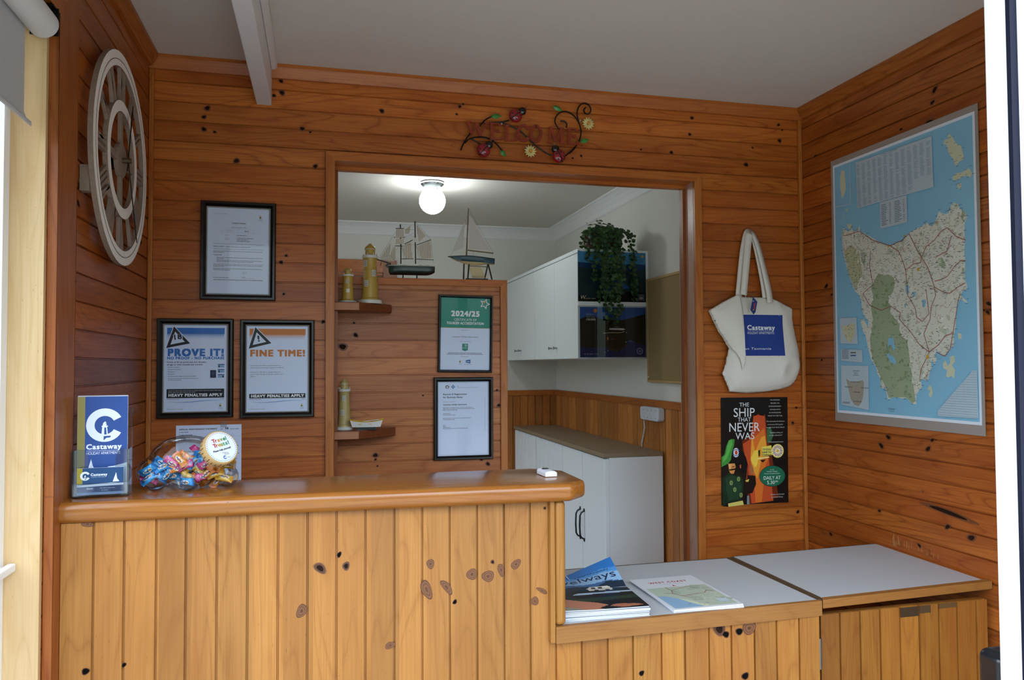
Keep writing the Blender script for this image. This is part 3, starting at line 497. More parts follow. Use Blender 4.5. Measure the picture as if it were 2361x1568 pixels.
m = MB(); m.box(-1.42, -1.30, .12, .35, 0, CEIL2, plaster); m.box(-1.42, -1.30, 1.85, OY + .1, 0, CEIL2, plaster); m.box(-1.42, -1.30, .35, 1.85, 0, .87, plaster); m.box(-1.42, -1.30, .35, 1.85, 2.12, CEIL2, plaster)
struct(m.build('wall_office_left'))
m = MB(); m.box(-1.40, -1.36, .35, .39, .87, 2.12, alu_white); m.box(-1.40, -1.36, 1.81, 1.85, .87, 2.12, alu_white); m.box(-1.40, -1.36, .39, 1.81, .87, .91, alu_white); m.box(-1.40, -1.36, .39, 1.81, 2.08, 2.12, alu_white); m.box(-1.40, -1.36, 1.08, 1.12, .91, 2.08, alu_white)
w2 = struct(m.build('window_2')); box('pane', -1.382, -1.378, .39, 1.81, .91, 2.08, window_glass, w2)
# cove cornice
cov = [(0, 0), (.072, 0), (.072, -.006)] + [(.072 - .066 * sin(radians(a)), -.078 + .072 * cos(radians(a))) for a in (10, 25, 40, 55, 70, 85)] + [(.004, -.082), (0, -.082)]
cov = [(0, -.0004), (.075, -.0004), (.075, -.008), (.060, -.014), (.040, -.030), (.022, -.052), (.010, -.074), (0.0004, -.080)]
m = MB(); m.prism([(OX - a, CEIL2 + b) for a, b in cov], .12, OY - .0005, white_paint, 'y'); struct(m.build('trim_16'))
m = MB(); m.prism([(OY - a, CEIL2 + b) for a, b in cov], -1.3, OX - .0005, white_paint, 'x'); struct(m.build('trim_17'))
# doorway in the far office wall, brown timber surround, and the space behind it
m = MB(); m.box(.93, 1.018, OY - .018, OY - .0003, 0, 2.105, arch_z); m.box(.02, .10, OY - .018, OY - .0003, 0, 2.105, arch_z); m.box(.10, .93, OY - .018, OY - .0003, 2.022, 2.105, trim_x); m.box(.10, .96, OY + .0005, OY + .1, 2.005, 2.0215, trim_x)
struct(m.build('trim_18', bevel=.002))
m = MB(); m.box(-.6, 1.7, 3.3, 3.4, 0, CEIL2, plaster); m.box(-.7, -.6, OY + .1, 3.4, 0, CEIL2, plaster); m.box(1.7, 1.8, OY + .1, 3.4, 0, CEIL2, plaster); struct(m.build('wall_passage'))
# ------------------------------------------------------------------ reception counter
t = thing('reception_counter', 'pale pine reception counter with vertical boards and thick rounded top', 'counter', (.55, -.80, 0))
def loc(o, parent):                           # keep world-space mesh under an Empty
    o.parent = parent; o.matrix_parent_inverse = Matrix.Translation(-Vector(parent.location)); return o
CT = 1.138
m = MB(); poly = [(.0006, -.899), (1.108, -.930), (1.158, -.880), (1.160, -.705), (1.105, -.656), (.0006, -.656)]
m.prism(poly, CT - .043, CT, top_wood)
ob = m.build('counter_top'); bm = bmesh.new(); bm.from_mesh(ob.data)
bmesh.ops.bevel(bm, geom=[e for e in bm.edges if not all(v.co.x < .01 for v in e.verts) and not all(v.co.y > -.66 for v in e.verts)], offset=.014, segments=5, profile=.5, affect='EDGES'); bm.to_mesh(ob.data); bm.free()
ob.data.polygons.foreach_set('use_smooth', [True] * len(ob.data.polygons)); ob.data.set_sharp_from_angle(angle=radians(50)); loc(ob, t)
m = MB(); PF = lambda a, d, c: (c, -.888 + d, a)
g1 = [.082, .140, .202, .260, .322, .384, .447, .509, .571, .634, .698, .761, .824, .888, .952, 1.015]
board_list(m, PF, .792, CT - .0435, .021, 1.060, g1, counter_wood, .0055)
board_list(m, PF, .0, .792, .021, 1.060, g1, counter_wood, .0055)
m.box(.021, 1.060, -.880, -.862, 0, CT - .0435, counter_wood)
LKC = lambda u, l, v: (u, -.888 - l, v)
for i, (c, ru, rv, ty) in enumerate(KNC): knot(m, LKC, c, ru, rv, ty, i)
loc(m.build('front_panel'), t)
m = MB(); m.box(1.0605, 1.0720, -.906, -.862, .7635, CT - .0435, post_wood); loc(m.build('corner_strip', bevel=.002), t)
m = MB(); m.box(1.0725, 1.099, -.905, -.665, .8025, CT - .0435, post_wood); loc(m.build('end_panel', bevel=.010, seg=4, smooth=35), t)

# low service bench beside it
BZ = .801
t = thing('service_bench', 'low white laminate service bench with pine edging and boarded front', 'bench', (1.42, -.66, 0))
m = MB(); m.prism([(1.0725, -.893), (1.790, -.878), (1.782, -.432), (1.0725, -.432)], BZ - .018, BZ, lam_white); loc(m.build('bench_top'), t)
m = MB(); m.prism([(1.0725, -.908), (1.797, -.890), (1.797, -.8781), (1.0725, -.8931)], BZ - .038, BZ + .0003, edge_wood)
m.prism([(1.7901, -.878), (1.797, -.890), (1.7965, -.432), (1.7825, -.432)], BZ - .018, BZ + .0002, brown_edge); m.box(1.0725, 1.7965, -.4318, -.426, BZ - .018, BZ + .0002, brown_edge)
loc(m.build('bench_edging'), t)
m = MB(); PF2 = lambda a, d, c: (c, -.886 + d, a)
board_list(m, PF2, 0, BZ - .0385, 1.0605, 1.790, [1.078, 1.142, 1.208, 1.273, 1.348, 1.411, 1.476, 1.538, 1.603, 1.666, 1.731], counter_wood_b, .0055)
m.box(1.0605, 1.790, -.879, -.86, 0, BZ - .0385, counter_wood_b)
LKC2 = lambda u, l, v: (u, -.886 - l, v)
for i, (x, z, r, ty) in enumerate([(1.505, .752, .016, 1), (1.523, .738, .009, 2), (1.560, .742, .010, 2), (1.588, .748, .017, 0), (1.575, .630, .010, 2), (1.295, .665, .007, 2), (1.268, .64, .007, 2)]): knot(m, LKC2, (x, z), r, r * .85, ty, i)
loc(m.build('front_panel'), t)
m = MB(); m.box(1.0605, 1.78, -.452, -.434, 0, BZ - .0185, cab_white); loc(m.build('rear_panel'), t)

# lift-up flap between bench and wall
t = thing('counter_flap', 'white laminate lift-up counter flap with pine edge against right wall', 'counter flap', (2.08, -.64, 0))
FZ = BZ + .001
m = MB(); m.prism([(1.812, -.866), (2.352, -.836), (2.3655, -.392), (1.812, -.424)], FZ - .018, FZ, lam_white); loc(m.build('flap_top'), t)
m = MB(); m.prism([(1.800, -.889), (2.3675, -.858), (2.3675, -.8355), (1.812, -.8661)], FZ - .022, FZ + .0003, edge_wood)
m.prism([(1.799, -.888), (1.8119, -.8661), (1.8119, -.424), (1.799, -.424)], FZ - .018, FZ + .0002, brown_edge); m.prism([(1.812, -.4238), (2.3655, -.3918), (2.3655, -.386), (1.812, -.418)], FZ - .018, FZ + .0002, brown_edge); m.prism([(2.3525, -.836), (2.367, -.8353), (2.369, -.392), (2.3658, -.392)], FZ - .018, FZ + .0002, trim_y)
loc(m.build('flap_edging', bevel=.0015), t)
t = thing('counter_gate', 'small boarded pine gate under the white flap, hinged on its left', 'gate', (2.08, -.85, 0))
m = MB(); PG = lambda a, d, c: (c, -.862 + d, a)
board_list(m, PG, .02, .755, 1.812, 2.343, [1.870, 1.932, 1.994, 2.057, 2.118, 2.182, 2.242, 2.307], gate_wood, .0055)
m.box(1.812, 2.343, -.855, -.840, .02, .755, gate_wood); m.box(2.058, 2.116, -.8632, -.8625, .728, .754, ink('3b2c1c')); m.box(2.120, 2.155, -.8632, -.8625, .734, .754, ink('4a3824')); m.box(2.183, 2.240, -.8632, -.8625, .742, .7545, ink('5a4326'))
loc(m.build('gate_boards'), t)
m = MB(); m.tube([(1.8035, -.868, .618), (1.8035, -.868, .697)], .0045, plain('hinge_steel', '8d8a84', .35, .9), 12); m.box(1.8075, 1.812, -.866, -.862, .620, .695, plain('hinge_leaf', '6b6862', .4, .9)); loc(m.build('hinge'), t)
# ------------------------------------------------------------------ framed papers
K = ink('1a1c22'); GREY = ink('6a6e78'); LG = ink('9aa0ae'); BLUE = ink('2f6fc0'); ORG = ink('c8793a'); WHT = ink('e8ecf2')
def crest(sh, u, v, k=1.0):
    sh.ell((u, v), .0045 * k, .0045 * k, ink('c9b36a')); sh.ell((u - .001 * k, v - .001 * k), .0028 * k, .003 * k, ink('5f7a62')); sh.ell((u + .003 * k, v + .001 * k), .0018 * k, .0022 * k, ink('e6e2d0'))
    sh.text('The', u, v + .0055 * k, .0018 * k, K, 'C'); sh.text('Tasmanian', u, v - .0085 * k, .0020 * k, K, 'C'); sh.text('Government', u, v - .0115 * k, .0020 * k, K, 'C')
def dots(sh, u0, v0, u1, v1, mat):
    """half-tone band fading downward: solid bar then shrinking dots"""
    h = v1 - v0; sh.rect(u0, v0 + h * .45, u1, v1, mat); n = 46; dx = (u1 - u0) / n; rows = 9
    for r in range(rows):
        rad = dx * .46 * (1 - r / rows); v = v0 + h * .45 - (r + .5) * h * .55 / rows; sh.z += .00001
        for i in range(n):
            u = u0 + (i + (.5 if r % 2 else .0)) * dx + dx * .25
            if u > u1 - rad: continue
            sh.mb.add([(u - rad, v, sh.z), (u, v - rad, sh.z), (u + rad, v, sh.z), (u, v + rad, sh.z)], [(0, 1, 2, 3)], mat)
def triangle_sign(sh, c, s, rot, mat):
    P_ = [(c[0] + s * cos(a + rot), c[1] + s * sin(a + rot)) for a in (pi / 2, pi / 2 + 2.094, pi / 2 + 4.189)]
    Q_ = [(c[0] + s * .60 * cos(a + rot), c[1] + s * .60 * sin(a + rot)) for a in (pi / 2, pi / 2 + 2.094, pi / 2 + 4.189)]
    O_ = [(c[0] + s * 1.10 * cos(a + rot), c[1] + s * 1.10 * sin(a + rot)) for a in (pi / 2, pi / 2 + 2.094, pi / 2 + 4.189)]
    sh.poly(O_, PAPER); sh.poly(P_, mat); sh.poly(Q_, PAPER)
def swoosh(sh, u0, u1, v, mat):
    n = 20; pts = [(u0 + (u1 - u0) * i / n, v + .0028 * -sin(2 * pi * i / n * .95)) for i in range(n + 1)]
    sh.poly([(u, w + .0008 * sin(pi * i / n)) for i, (u, w) in enumerate(pts)] + [(u, w - .0008 * sin(pi * i / n)) for i, (u, w) in reversed(list(enumerate(pts)))], mat)
def licence(sh, w, h):
    L, R, T = -w / 2, w / 2, h / 2; rg = random.Random(3)
    sh.text('Commissioner for Licensing', L + .020, T - .020, .0025, GREY)
    crest(sh, R - .028, T - .026, 1.0)
    sh.text('LIQUOR LICENCE', 0, T - .050, .0034, K, 'C', True); sh.text('Liquor Licensing Act 1990', 0, T - .064, .0030, K, 'C')
    for a in ((-.052, T - .068), (-.052, T - .0785)): sh.line([(-.052, a[1]), (.048, a[1])], .0004, LG)
    for u in (-.052, -.002, .048): sh.line([(u, T - .068), (u, T - .0785)], .0004, LG)
    sh.text('Licence Number', -.040, T - .0745, .0024, GREY); sh.greek(.018, T - .0745, .030, .003, K, rg)
    for v, a, b in ((.089, 'Licensee:', .034), (.098, 'Premises:', .050), (.103, 'Situated at:', .034), (.108, '', .042)):
        sh.text(a, -.043, T - v, .0024, GREY); sh.greek(-.006, T - v, -.006 + b, .0026, GREY, rg)
    for v in (.117, .134, .183): sh.line([(L + .018, T - v), (R - .018, T - v)], .0007, K)
    sh.text('SPECIAL LICENCE', L + .018, T - .127, .0026, K, bold=True); sh.greek(L + .056, T - .127, R - .060, .0026, GREY, rg)
    for v, e in ((.142, .022), (.146, .14), (.188, .020), (.192, .14), (.199, .020), (.203, .12)): sh.greek(L + .018, T - v, R - e, .0024, GREY, rg)
    sh.text('CONDITIONS', L + .018, T - .155, .0026, K, bold=True)
    for v, e in ((.163, .022), (.167, .14), (.172, .022), (.176, .05)): sh.greek(L + .028, T - v, R - e, .0024, GREY, rg)
    sh.line([(.012, T - .214), (.016, T - .208), (.017, T - .215), (.022, T - .209), (.026, T - .214)], .0005, GREY)
    sh.greek(L + .018, T - .228, L + .066, .0024, GREY, rg); sh.greek(.010, T - .226, .022, .0024, GREY, rg); sh.text('Commissioner for Licensing', .010, T - .230, .0022, GREY)
    sh.text('THIS LICENCE MUST BE CONSPICUOUSLY DISPLAYED ON THE LICENSED PREMISES', L + .018, T - .236, .0026, K, bold=True, width=w - .038)
def prove(sh, w, h):
    L, R, T, B = -w / 2, w / 2, h / 2, -h / 2; l, r = L + .008, R - .008; rg = random.Random(4)
    dots(sh, l, T - .045, r, T - .009, BLUE)
    triangle_sign(sh, (l + .029, T - .046), .042, radians(12), K); sh.text('18', l + .031, T - .047, .017, PAPER, 'C', True, rot=radians(8), xs=1.25); sh.text('18', l + .031, T - .046, .0155, K, 'C', True, rot=radians(8), xs=1.15); sh.text('+', l + .012, T - .049, .006, K, 'C', True) if ('+', 0.0) in GLYPH else None
    sh.text('PROVE IT!', l, T - .099, .0220, BLUE, bold=.062, width=r - l); sh.text('NO PROOF - NO PURCHASE', l, T - .110, .0078, BLUE, bold=.05, width=r - l)
    sh.text('Forms of ID to prove you are 18 years', l, T - .121, .0040, K, bold=True, width=.118); sh.text('of age or over include any current:', l, T - .129, .0040, K, bold=True, width=.108)
    for i, s_ in enumerate(('Driver Licence', 'Firearm Licence', 'Passport', 'Keypass', 'Government department document')): sh.text('\u2022 ' + s_, l, T - .137 - i * .0072, .0040, ink('2b2e36'))
    sh.greek(l + .004, T - .172, l + .096, .0022, GREY, rg); sh.greek(l + .004, T - .177, l + .044, .0022, GREY, rg)
    sh.rect(r - .043, T - .170, r - .025, T - .145, ink('1c2c4c')); sh.ell((r - .034, T - .156), .004, .005, ink('31456a'))
    for i in range(3):
        v = T - .137 - i * .0165; sh.rect(r - .020, v, r, v + .011, ink('8fb4d8')); sh.rect(r - .020, v + .009, r, v + .0115, ink('2a4a7a')); sh.rect(r - (.018 if i < 2 else .006), v + .001, r - (.014 if i < 2 else .002), v + .007, K); sh.greek(r - .012, v + .003, r - .002 - (.006 if i == 2 else 0), .002, BLUE, rg)
    sh.rect(l, B + .043, r, B + .072, K); sh.greek(l + .005, B + .0655, r - .010, .003, LG, rg); sh.greek(l + .005, B + .0605, r - .085, .003, LG, rg)
    sh.text('HEAVY PENALTIES APPLY', l + .005, B + .048, .0088, WHT, bold=.05, width=r - l - .011)
    sh.greek(l, B + .0385, l + .038, .0022, GREY, rg); sh.greek(r - .012, B + .0385, r, .0022, GREY, rg)
    swoosh(sh, l - .002, r + .003, B + .032, BLUE); sh.text('Commissioner for Licensing', l, B + .007, .0030, GREY); crest(sh, r - .011, B + .018, .95)
def fine_time(sh, w, h):
    L, R, T, B = -w / 2, w / 2, h / 2, -h / 2; l, r = L + .008, R - .008; rg = random.Random(5)
    dots(sh, l, T - .045, r, T - .009, ORG)
    triangle_sign(sh, (l + .028, T - .045), .042, radians(14), K); sh.text('!', l + .029, T - .050, .018, K, 'C', True, rot=radians(8), xs=1.3)
    sh.text('FINE TIME!', l, T - .099, .0200, ORG, bold=.062, width=r - l)
    for i, s_ in enumerate(('\u2022 Any person who sells or supplies liquor to a', '  person who is intoxicated is guilty of an offence.', '', '\u2022 Any person who sells or supplies liquor to a', '  person under the age of 18 years is guilty of an', '  offence.')): sh.text(s_, l, T - .131 - i * .0072, .0037, ink('2b2e36'))
    sh.rect(l, B + .043, r, B + .058, K); sh.text('HEAVY PENALTIES APPLY', l + .005, B + .0465, .0085, WHT, bold=.05, width=r - l - .010)
    sh.greek(l, B + .0385, l + .038, .0022, GREY, rg); sh.greek(r - .012, B + .0385, r, .0022, GREY, rg)
    swoosh(sh, l - .002, r + .003, B + .032, BLUE); sh.text('Commissioner for Licensing', l, B + .007, .0030, GREY); crest(sh, r - .011, B + .018, .95)
TEAL = ink('2f8f7c'); TEALD = ink('37907f')
def star(sh, c, s, mat, rot=0.2, w=.0016):
    pts = [(c[0] + (s if k % 2 == 0 else s * .42) * cos(rot + pi / 2 + k * pi / 5), c[1] + (s if k % 2 == 0 else s * .42) * sin(rot + pi / 2 + k * pi / 5)) for k in range(11)]
    sh.line(pts, w, mat)
def tourism(sh, w, h):
    L, R, T, B = -w / 2, w / 2, h / 2, -h / 2; rg = random.Random(6)
    sh.rect(L, B + h * .585, R, T, TEAL); sh.rect(L, B + h * .580, R, B + h * .585, ink('c9a24a'))
    star(sh, (R - .020, T - .020), .019, WHT, -.35, .0028); sh.line([(R - .027, T - .012), (R - .023, T - .017), (R - .014, T - .003)], .0024, ink('d6a93c'))
    sh.text('2024/25', 0, T - .068, .0190, WHT, 'C', .055, width=.110); sh.text('CERTIFICATE OF', 0, T - .086, .0090, WHT, 'C', width=.086); sh.text('TOURISM ACCREDITATION', 0, T - .099, .0088, WHT, 'C', True, width=.142)
    sh.greek(-.016, T - .121, .016, .0024, LG, rg); sh.text('Castaway Holiday Apartments', 0, T - .148, .0056, ink('30343e'), 'C', width=.100)
    sh.line([(-.055, T - .156), (.055, T - .156)], .0003, LG); sh.greek(-.022, T - .164, .022, .0024, LG, rg)
    sh.poly([(-.011, T - .171), (.011, T - .171), (.011, T - .195), (0, T - .199), (-.011, T - .195)], TEALD); star(sh, (.003, T - .178), .005, WHT, -.35, .0010); sh.greek(-.009, T - .188, .008, .0024, WHT, rg)
    for v, e in ((.207, .064), (.2115, .068)): sh.greek(-e, T - v, e, .0026, K, rg)
    sh.greek(-.015, T - .220, .015, .0022, LG, rg); crest(sh, -.018, T - .238, .9)
    sh.poly([(.003, T - .233), (.021, T - .230), (.021, T - .245), (.003, T - .242)], ink('3c6db4')); sh.greek(.005, T - .239, .019, .003, WHT, rg); sh.greek(-.002, T - .250, .026, .0018, GREY, rg)
def registration(sh, w, h):
    L, R, T, B = -w / 2, w / 2, h / 2, -h / 2; rg = random.Random(8)
    for a, b in (((L + .003, T - .003), (R - .003, T - .003)), ((L + .003, B + .003), (R - .003, B + .003)), ((L + .003, T - .003), (L + .003, B + .003)), ((R - .003, T - .003), (R - .003, B + .003))): sh.line([a, b], .0006, ink('3a4450'))
    sh.ell((L + .036, T - .020), .0075, .0065, ink('70747c')); sh.ell((L + .036, T - .021), .004, .004, ink('c8ccd4'))
    sh.poly([(L + .058, T - .012), (L + .066, T - .020), (L + .058, T - .028), (L + .050, T - .020)], ink('3f86c4')); sh.line([(L + .054, T - .016), (L + .062, T - .024)], .0008, WHT); sh.line([(L + .062, T - .016), (L + .054, T - .024)], .0008, WHT)
    sh.greek(L + .072, T - .0185, L + .082, .003, LG, rg); sh.greek(L + .072, T - .023, R - .040, .0022, LG, rg)
    sh.text('Record of Registration', L + .020, T - .050, .0056, ink('383c46'), bold=True, width=.090); sh.text('for Business Name', L + .020, T - .061, .0056, ink('383c46'), bold=True, width=.074)
    sh.greek(L + .020, T - .076, L + .066, .0024, LG, rg); sh.text('Castaway Holiday Apartments', L + .020, T - .088, .0046, ink('383c46'), bold=True, width=.090)
    for v, e in ((.098, .130), (.1025, .142), (.107, .076), (.120, .048), (.125, .070), (.137, .126), (.142, .064), (.163, .032), (.167, .030), (.171, .046), (.175, .115)): sh.greek(L + .020, T - v, L + e, .0026, GREY, rg)
    sh.text('ASIC', L + .073, T - .0165, .0026, LG) if False else None
    for k in range(19): sh.rect(R - .016, T - .066 - k * .0066, R - .0125, T - .062 - k * .0066, ink('c4cad6'))
def framed(name, label, cx, cz, w, h, border, y, fn, lip=.004, tilt=0.0, depth=.018, cat='framed certificate'):
    t = thing(name, label, cat, (cx, y - .0012, cz), (0, tilt, 0))
    def ring(mb, prof, mat):
        n = len(prof); vs = []
        for ins, d in prof:
            a, b = w / 2 - ins, h / 2 - ins; vs += [(-a, -d, -b), (a, -d, -b), (a, -d, b), (-a, -d, b)]
        mb.add(vs, [(i * 4 + k, i * 4 + (k + 1) % 4, i * 4 + 4 + (k + 1) % 4, i * 4 + 4 + k) for i in range(n - 1) for k in range(4)], mat)
    m = MB(); ring(m, [(0, 0), (0, depth * .7), (.003, depth), (border * .55, depth), (border, depth * .62), (border, .002)], black_frame); m.build('frame', t)
    if lip: m = MB(); ring(m, [(border + .0003, .002), (border + .0003, depth * .60), (border + lip * .5, depth * .68), (border + lip, depth * .5), (border + lip, .002)], silver); m.build('inner_lip', t)
    iw, ih = w - 2 * (border + lip), h - 2 * (border + lip)
    s = Sheet(); s.rect(-iw / 2 - .001, -ih / 2 - .001, iw / 2 + .001, ih / 2 + .001, PAPER); fn(s, iw, ih); s.build('printed_sheet', t, (0, -.004, 0), FACE_BACK)
    box('glass', -iw / 2, iw / 2, -depth * .42, -depth * .40, -ih / 2, ih / 2, glass, t)
    return t
framed('framed_certificate', 'black framed liquor licence, plain text page, topmost frame left of opening', .274, 1.791, .233, .322, .017, 0, licence, tilt=radians(.2))
framed('framed_certificate', 'black framed PROVE IT notice with blue band and triangle 18 sign', .146, 1.410, .230, .318, .0165, 0, prove)
framed('framed_certificate', 'black framed FINE TIME notice with orange band and warning triangle', .398, 1.407, .234, .321, .0165, 0, fine_time)
framed('framed_certificate', 'black framed green topped 2024/25 tourism accreditation certificate on partition', 1.060, 1.532, .206, .288, .0095, .19, tourism, lip=0, tilt=radians(.9))
framed('framed_certificate', 'black framed business name registration record under the green certificate', 1.052, 1.217, .224, .306, .0155, .19, registration, lip=0, tilt=radians(.1))
# maintenance statement taped to the wall behind the jar
t = thing('wall_notice', 'unframed annual maintenance statement sheet taped behind the sweets jar', 'notice', (.187, -.002, 1.080))
s = Sheet(); s.rect(-.099, -.147, .099, .147, PAPER); rg = random.Random(9)
s.text('ANNUAL MAINTENANCE STATEMENT', -.090, .132, .0042, K, bold=True, width=.115); s.greek(.034, .132, .046, .003, GREY, rg); s.text('56', .048, .132, .0070, K, bold=True); s.greek(.064, .132, .092, .003, GREY, rg)
for i, (a, b) in enumerate(((-.09, -.06), (-.09, -.05), (-.09, -.036), (-.09, -.07), (.068, .092), (.068, .090), (-.09, -.04), (.066, .092), (-.09, .02), (.06, .09))): s.greek(a, .124 - i * .0085 - (.012 if i > 3 else 0), b, .0030, GREY, rg)
for i in range(9): s.line([(-.092, .110 - i * .022), (.092, .110 - i * .022)], .0003, LG)
s.arc((.072, .114), .0035, .004, 0, 360, LG); s.build('sheet', t, None, FACE_BACK)
m = MB(); tp = clear('clear_tape', amt=1.0, rough=.2, base=.10); m.box(.034, .054, -.0012, -.0008, .138, .158, tp); m.build('tape_strip', t)
# theatre poster below the bag
t = thing('theatre_poster', 'dark theatre poster THE SHIP THAT NEVER WAS with soldier and flames', 'poster', (2.150, -.003, 1.083), (0, radians(.4), 0))
w, h = .286, .406; L, R, T, B = -w / 2, w / 2, h / 2, -h / 2
def pp(pts): return [(L + (x - 128) / 860 * w, T - (y - 105) / 1365 * h) for x, y in pts]
s = Sheet(); s.rect(L, B, R, T, ink('14110f', .3))
def pol(c, *pts): s.poly(pp(pts), ink(c, .3))
pol('6e2a14', (540, 330), (575, 350), (610, 310), (640, 360), (695, 320), (720, 560), (800, 1000), (860, 1400), (480, 1470), (400, 1000), (395, 660), (440, 630), (520, 560))
pol('c2502a', (545, 350), (600, 330), (690, 350), (712, 700), (760, 1100), (790, 1440), (510, 1465), (450, 1000), (405, 700), (500, 640))
pol('d9722c', (620, 560), (680, 500), (705, 700), (730, 900), (690, 1000), (640, 1450), (560, 1455), (540, 1100), (500, 900), (520, 640))
pol('e8a23a', (640, 620), (690, 600), (710, 760), (640, 900), (620, 1000), (585, 1150), (520, 1000), (500, 900), (515, 640), (530, 640), (560, 800))
pol('f2cf50', (550, 790), (600, 780), (600, 860), (590, 960), (560, 1010), (520, 940), (505, 890))
pol('3a6a48', (714, 520), (760, 480), (800, 600), (760, 690), (716, 690))
pol('f6e08a', (590, 885), (740, 868), (745, 884), (600, 905))
pol('20180f', (600, 790), (625, 780), (622, 860), (606, 870)); pol('20180f', (620, 915), (700, 905), (660, 945))
pol('1b1512', (395, 640), (400, 780), (445, 880), (470, 980), (470, 1100), (560, 1110), (570, 1220), (520, 1330), (430, 1340), (405, 1470), (210, 1490), (140, 1480), (140, 1000), (250, 940), (240, 760), (320, 640))
pol('3f8f3c', (225, 650), (260, 632), (300, 640), (290, 720), (265, 800), (250, 900), (215, 945), (132, 985), (132, 860), (170, 830), (195, 720))
pol('5cb04e', (232, 655), (262, 640), (270, 700), (235, 800), (200, 880), (150, 930), (150, 870), (190, 820), (205, 720))
pol('0f0e10', (260, 880), (300, 840), (395, 790), (440, 870), (455, 960), (440, 1060), (395, 1080), (360, 1010), (250, 945))
s.ell(pp([(316, 808)])[0], .0130, .0130 * 1.35, ink('dfe3ea', .3)); s.arc(pp([(316, 808)])[0], .0108, .0135, 0, 360, ink('2b4f9a', .3)); s.ell(pp([(318, 808)])[0], .0060, .0085, ink('c24a26', .3))
pol('d8904e', (215, 945), (300, 945), (310, 990), (300, 1030), (285, 1075), (245, 1080), (225, 1030)); pol('e8b070', (222, 955), (255, 950), (250, 1000), (235, 1040))
pol('120d0a', (225, 1018), (320, 1005), (322, 1022), (270, 1032), (230, 1035)); pol('2a1a10', (262, 985), (298, 982), (298, 992), (264, 994))
pol('c06038', (360, 970), (380, 960), (378, 1010), (362, 1005))
pol('17301f', (140, 1130), (230, 1060), (290, 1090), (380, 1110), (410, 1200), (400, 1330), (370, 1420), (200, 1440), (150, 1480), (140, 1480)); pol('21402a', (180, 1130), (250, 1090), (360, 1130), (390, 1250), (340, 1400), (220, 1420), (190, 1280))
pol('d2c66a', (210, 1450), (395, 1420), (410, 1475), (215, 1492))
for c in ((252, 1190), (297, 1277), (345, 1145), (375, 1350)): s.ell(pp([c])[0], .0068, .0088, ink('8fa05c', .3)); s.ell(pp([c])[0], .0042, .0058, ink('5c7a44', .3))
pol('a86a40', (485, 990), (520, 970), (540, 1040), (530, 1090), (500, 1090), (490, 1040)); pol('9c3a20', (462, 960), (475, 970), (455, 1150), (440, 1155)); pol('d8c050', (430, 1165), (480, 1150), (470, 1185), (440, 1185))
pol('7a8a90', (452, 1360), (476, 1360), (480, 1470), (448, 1475))
for tx, y, hh, x0, x1 in (('THE', 222, 50, 362, 488), ('SHIP', 352, 112, 284, 560), ('THAT', 414, 52, 340, 510), ('NEVER', 540, 112, 222, 622), ('WAS', 640, 86, 310, 555)):
    a, b = pp([(x0, y)])[0], pp([(x1, y)])[0]; s.text(tx, a[0], a[1], hh / 1365 * h, ink('dfe4e6', .3), width=b[0] - a[0])
    L0 = pp([(x0, y), (x0 + 20, y)]); k = hh / 1365 * h
for y, x0, x1, tx in ((148, 760, 888, 'AN AMAZING'), (190, 765, 880, 'ESCAPE. AN'), (230, 740, 905, 'EXTRAORDINARY'), (272, 754, 890, 'VOYAGE WITH'), (312, 744, 900, 'AN INTRIGUING'), (353, 726, 918, 'TWIST IN THE TAIL'), (424, 708, 944, 'The dramatic & hilarious'), (464, 724, 924, 'true story of the great'), (502, 708, 940, 'escape from Sarah Island'), (570, 748, 918, '"Brilliant telling of'), (604, 744, 914, 'an epic adventure"'), (690, 734, 926, 'Produced and performed by'), (1366, 752, 932, 'Written and Directed'), (1400, 764, 914, 'by Richard Davey')):
    a, b = pp([(x0, y)])[0], pp([(x1, y)])[0]; s.text(tx, a[0], a[1], .0046, ink('c9ccc8', .3), width=b[0] - a[0])
pol('e8d860', (645, 745), (770, 725), (780, 850), (655, 870)); 
for i, tx in enumerate(('THE ROUND', 'EARTH', 'COMPANY')): a = pp([(652, 790 + i * 36)])[0]; s.text(tx, a[0], a[1], .0072, ink('2c3a3a', .3), bold=True, width=.038)
c = pp([(850, 800)])[0]; s.ell(c, .0265, .0265, ink('e8d860', .3)); s.ell(c, .0235, .0235, ink('efe9cf', .3)); s.ell(c, .006, .006, ink('e0b040', .3))
for k in range(18): s.arc(c, .0105, .0215, k * 20, k * 20 + 9, ink('b8482a' if k % 2 else '2a3a58', .3), 3)
c = pp([(778, 1122)])[0]; s.ell(c, .0560, .0405, ink('12251c', .3), 36); s.ell(c, .0545, .0390, ink('1d6a4e', .3), 36)
for y, hh, x0, x1, tx in ((1045, 14, 745, 800, 'At the'), (1068, 14, 704, 848, 'Strahan Visitor'), (1095, 14, 672, 876, 'Centre Amphitheatre')): a, b = pp([(x0, y)])[0], pp([(x1, y)])[0]; s.text(tx, a[0], a[1], hh / 1365 * h, ink('cfe0d4', .3), width=b[0] - a[0])
a = pp([(662, 1166)])[0]; s.text('DAILY AT', a[0], a[1], .0132, ink('e6efe6', .3), width=.0745); a = pp([(706, 1225)])[0]; s.text('5.30', a[0], a[1], .0132, ink('e6efe6', .3), width=.034); s.text('PM', a[0] + .0355, a[1] + .006, .0065, ink('e6efe6', .3))
s.build('printed_sheet', t, (0, 0, 0), FACE_BACK)
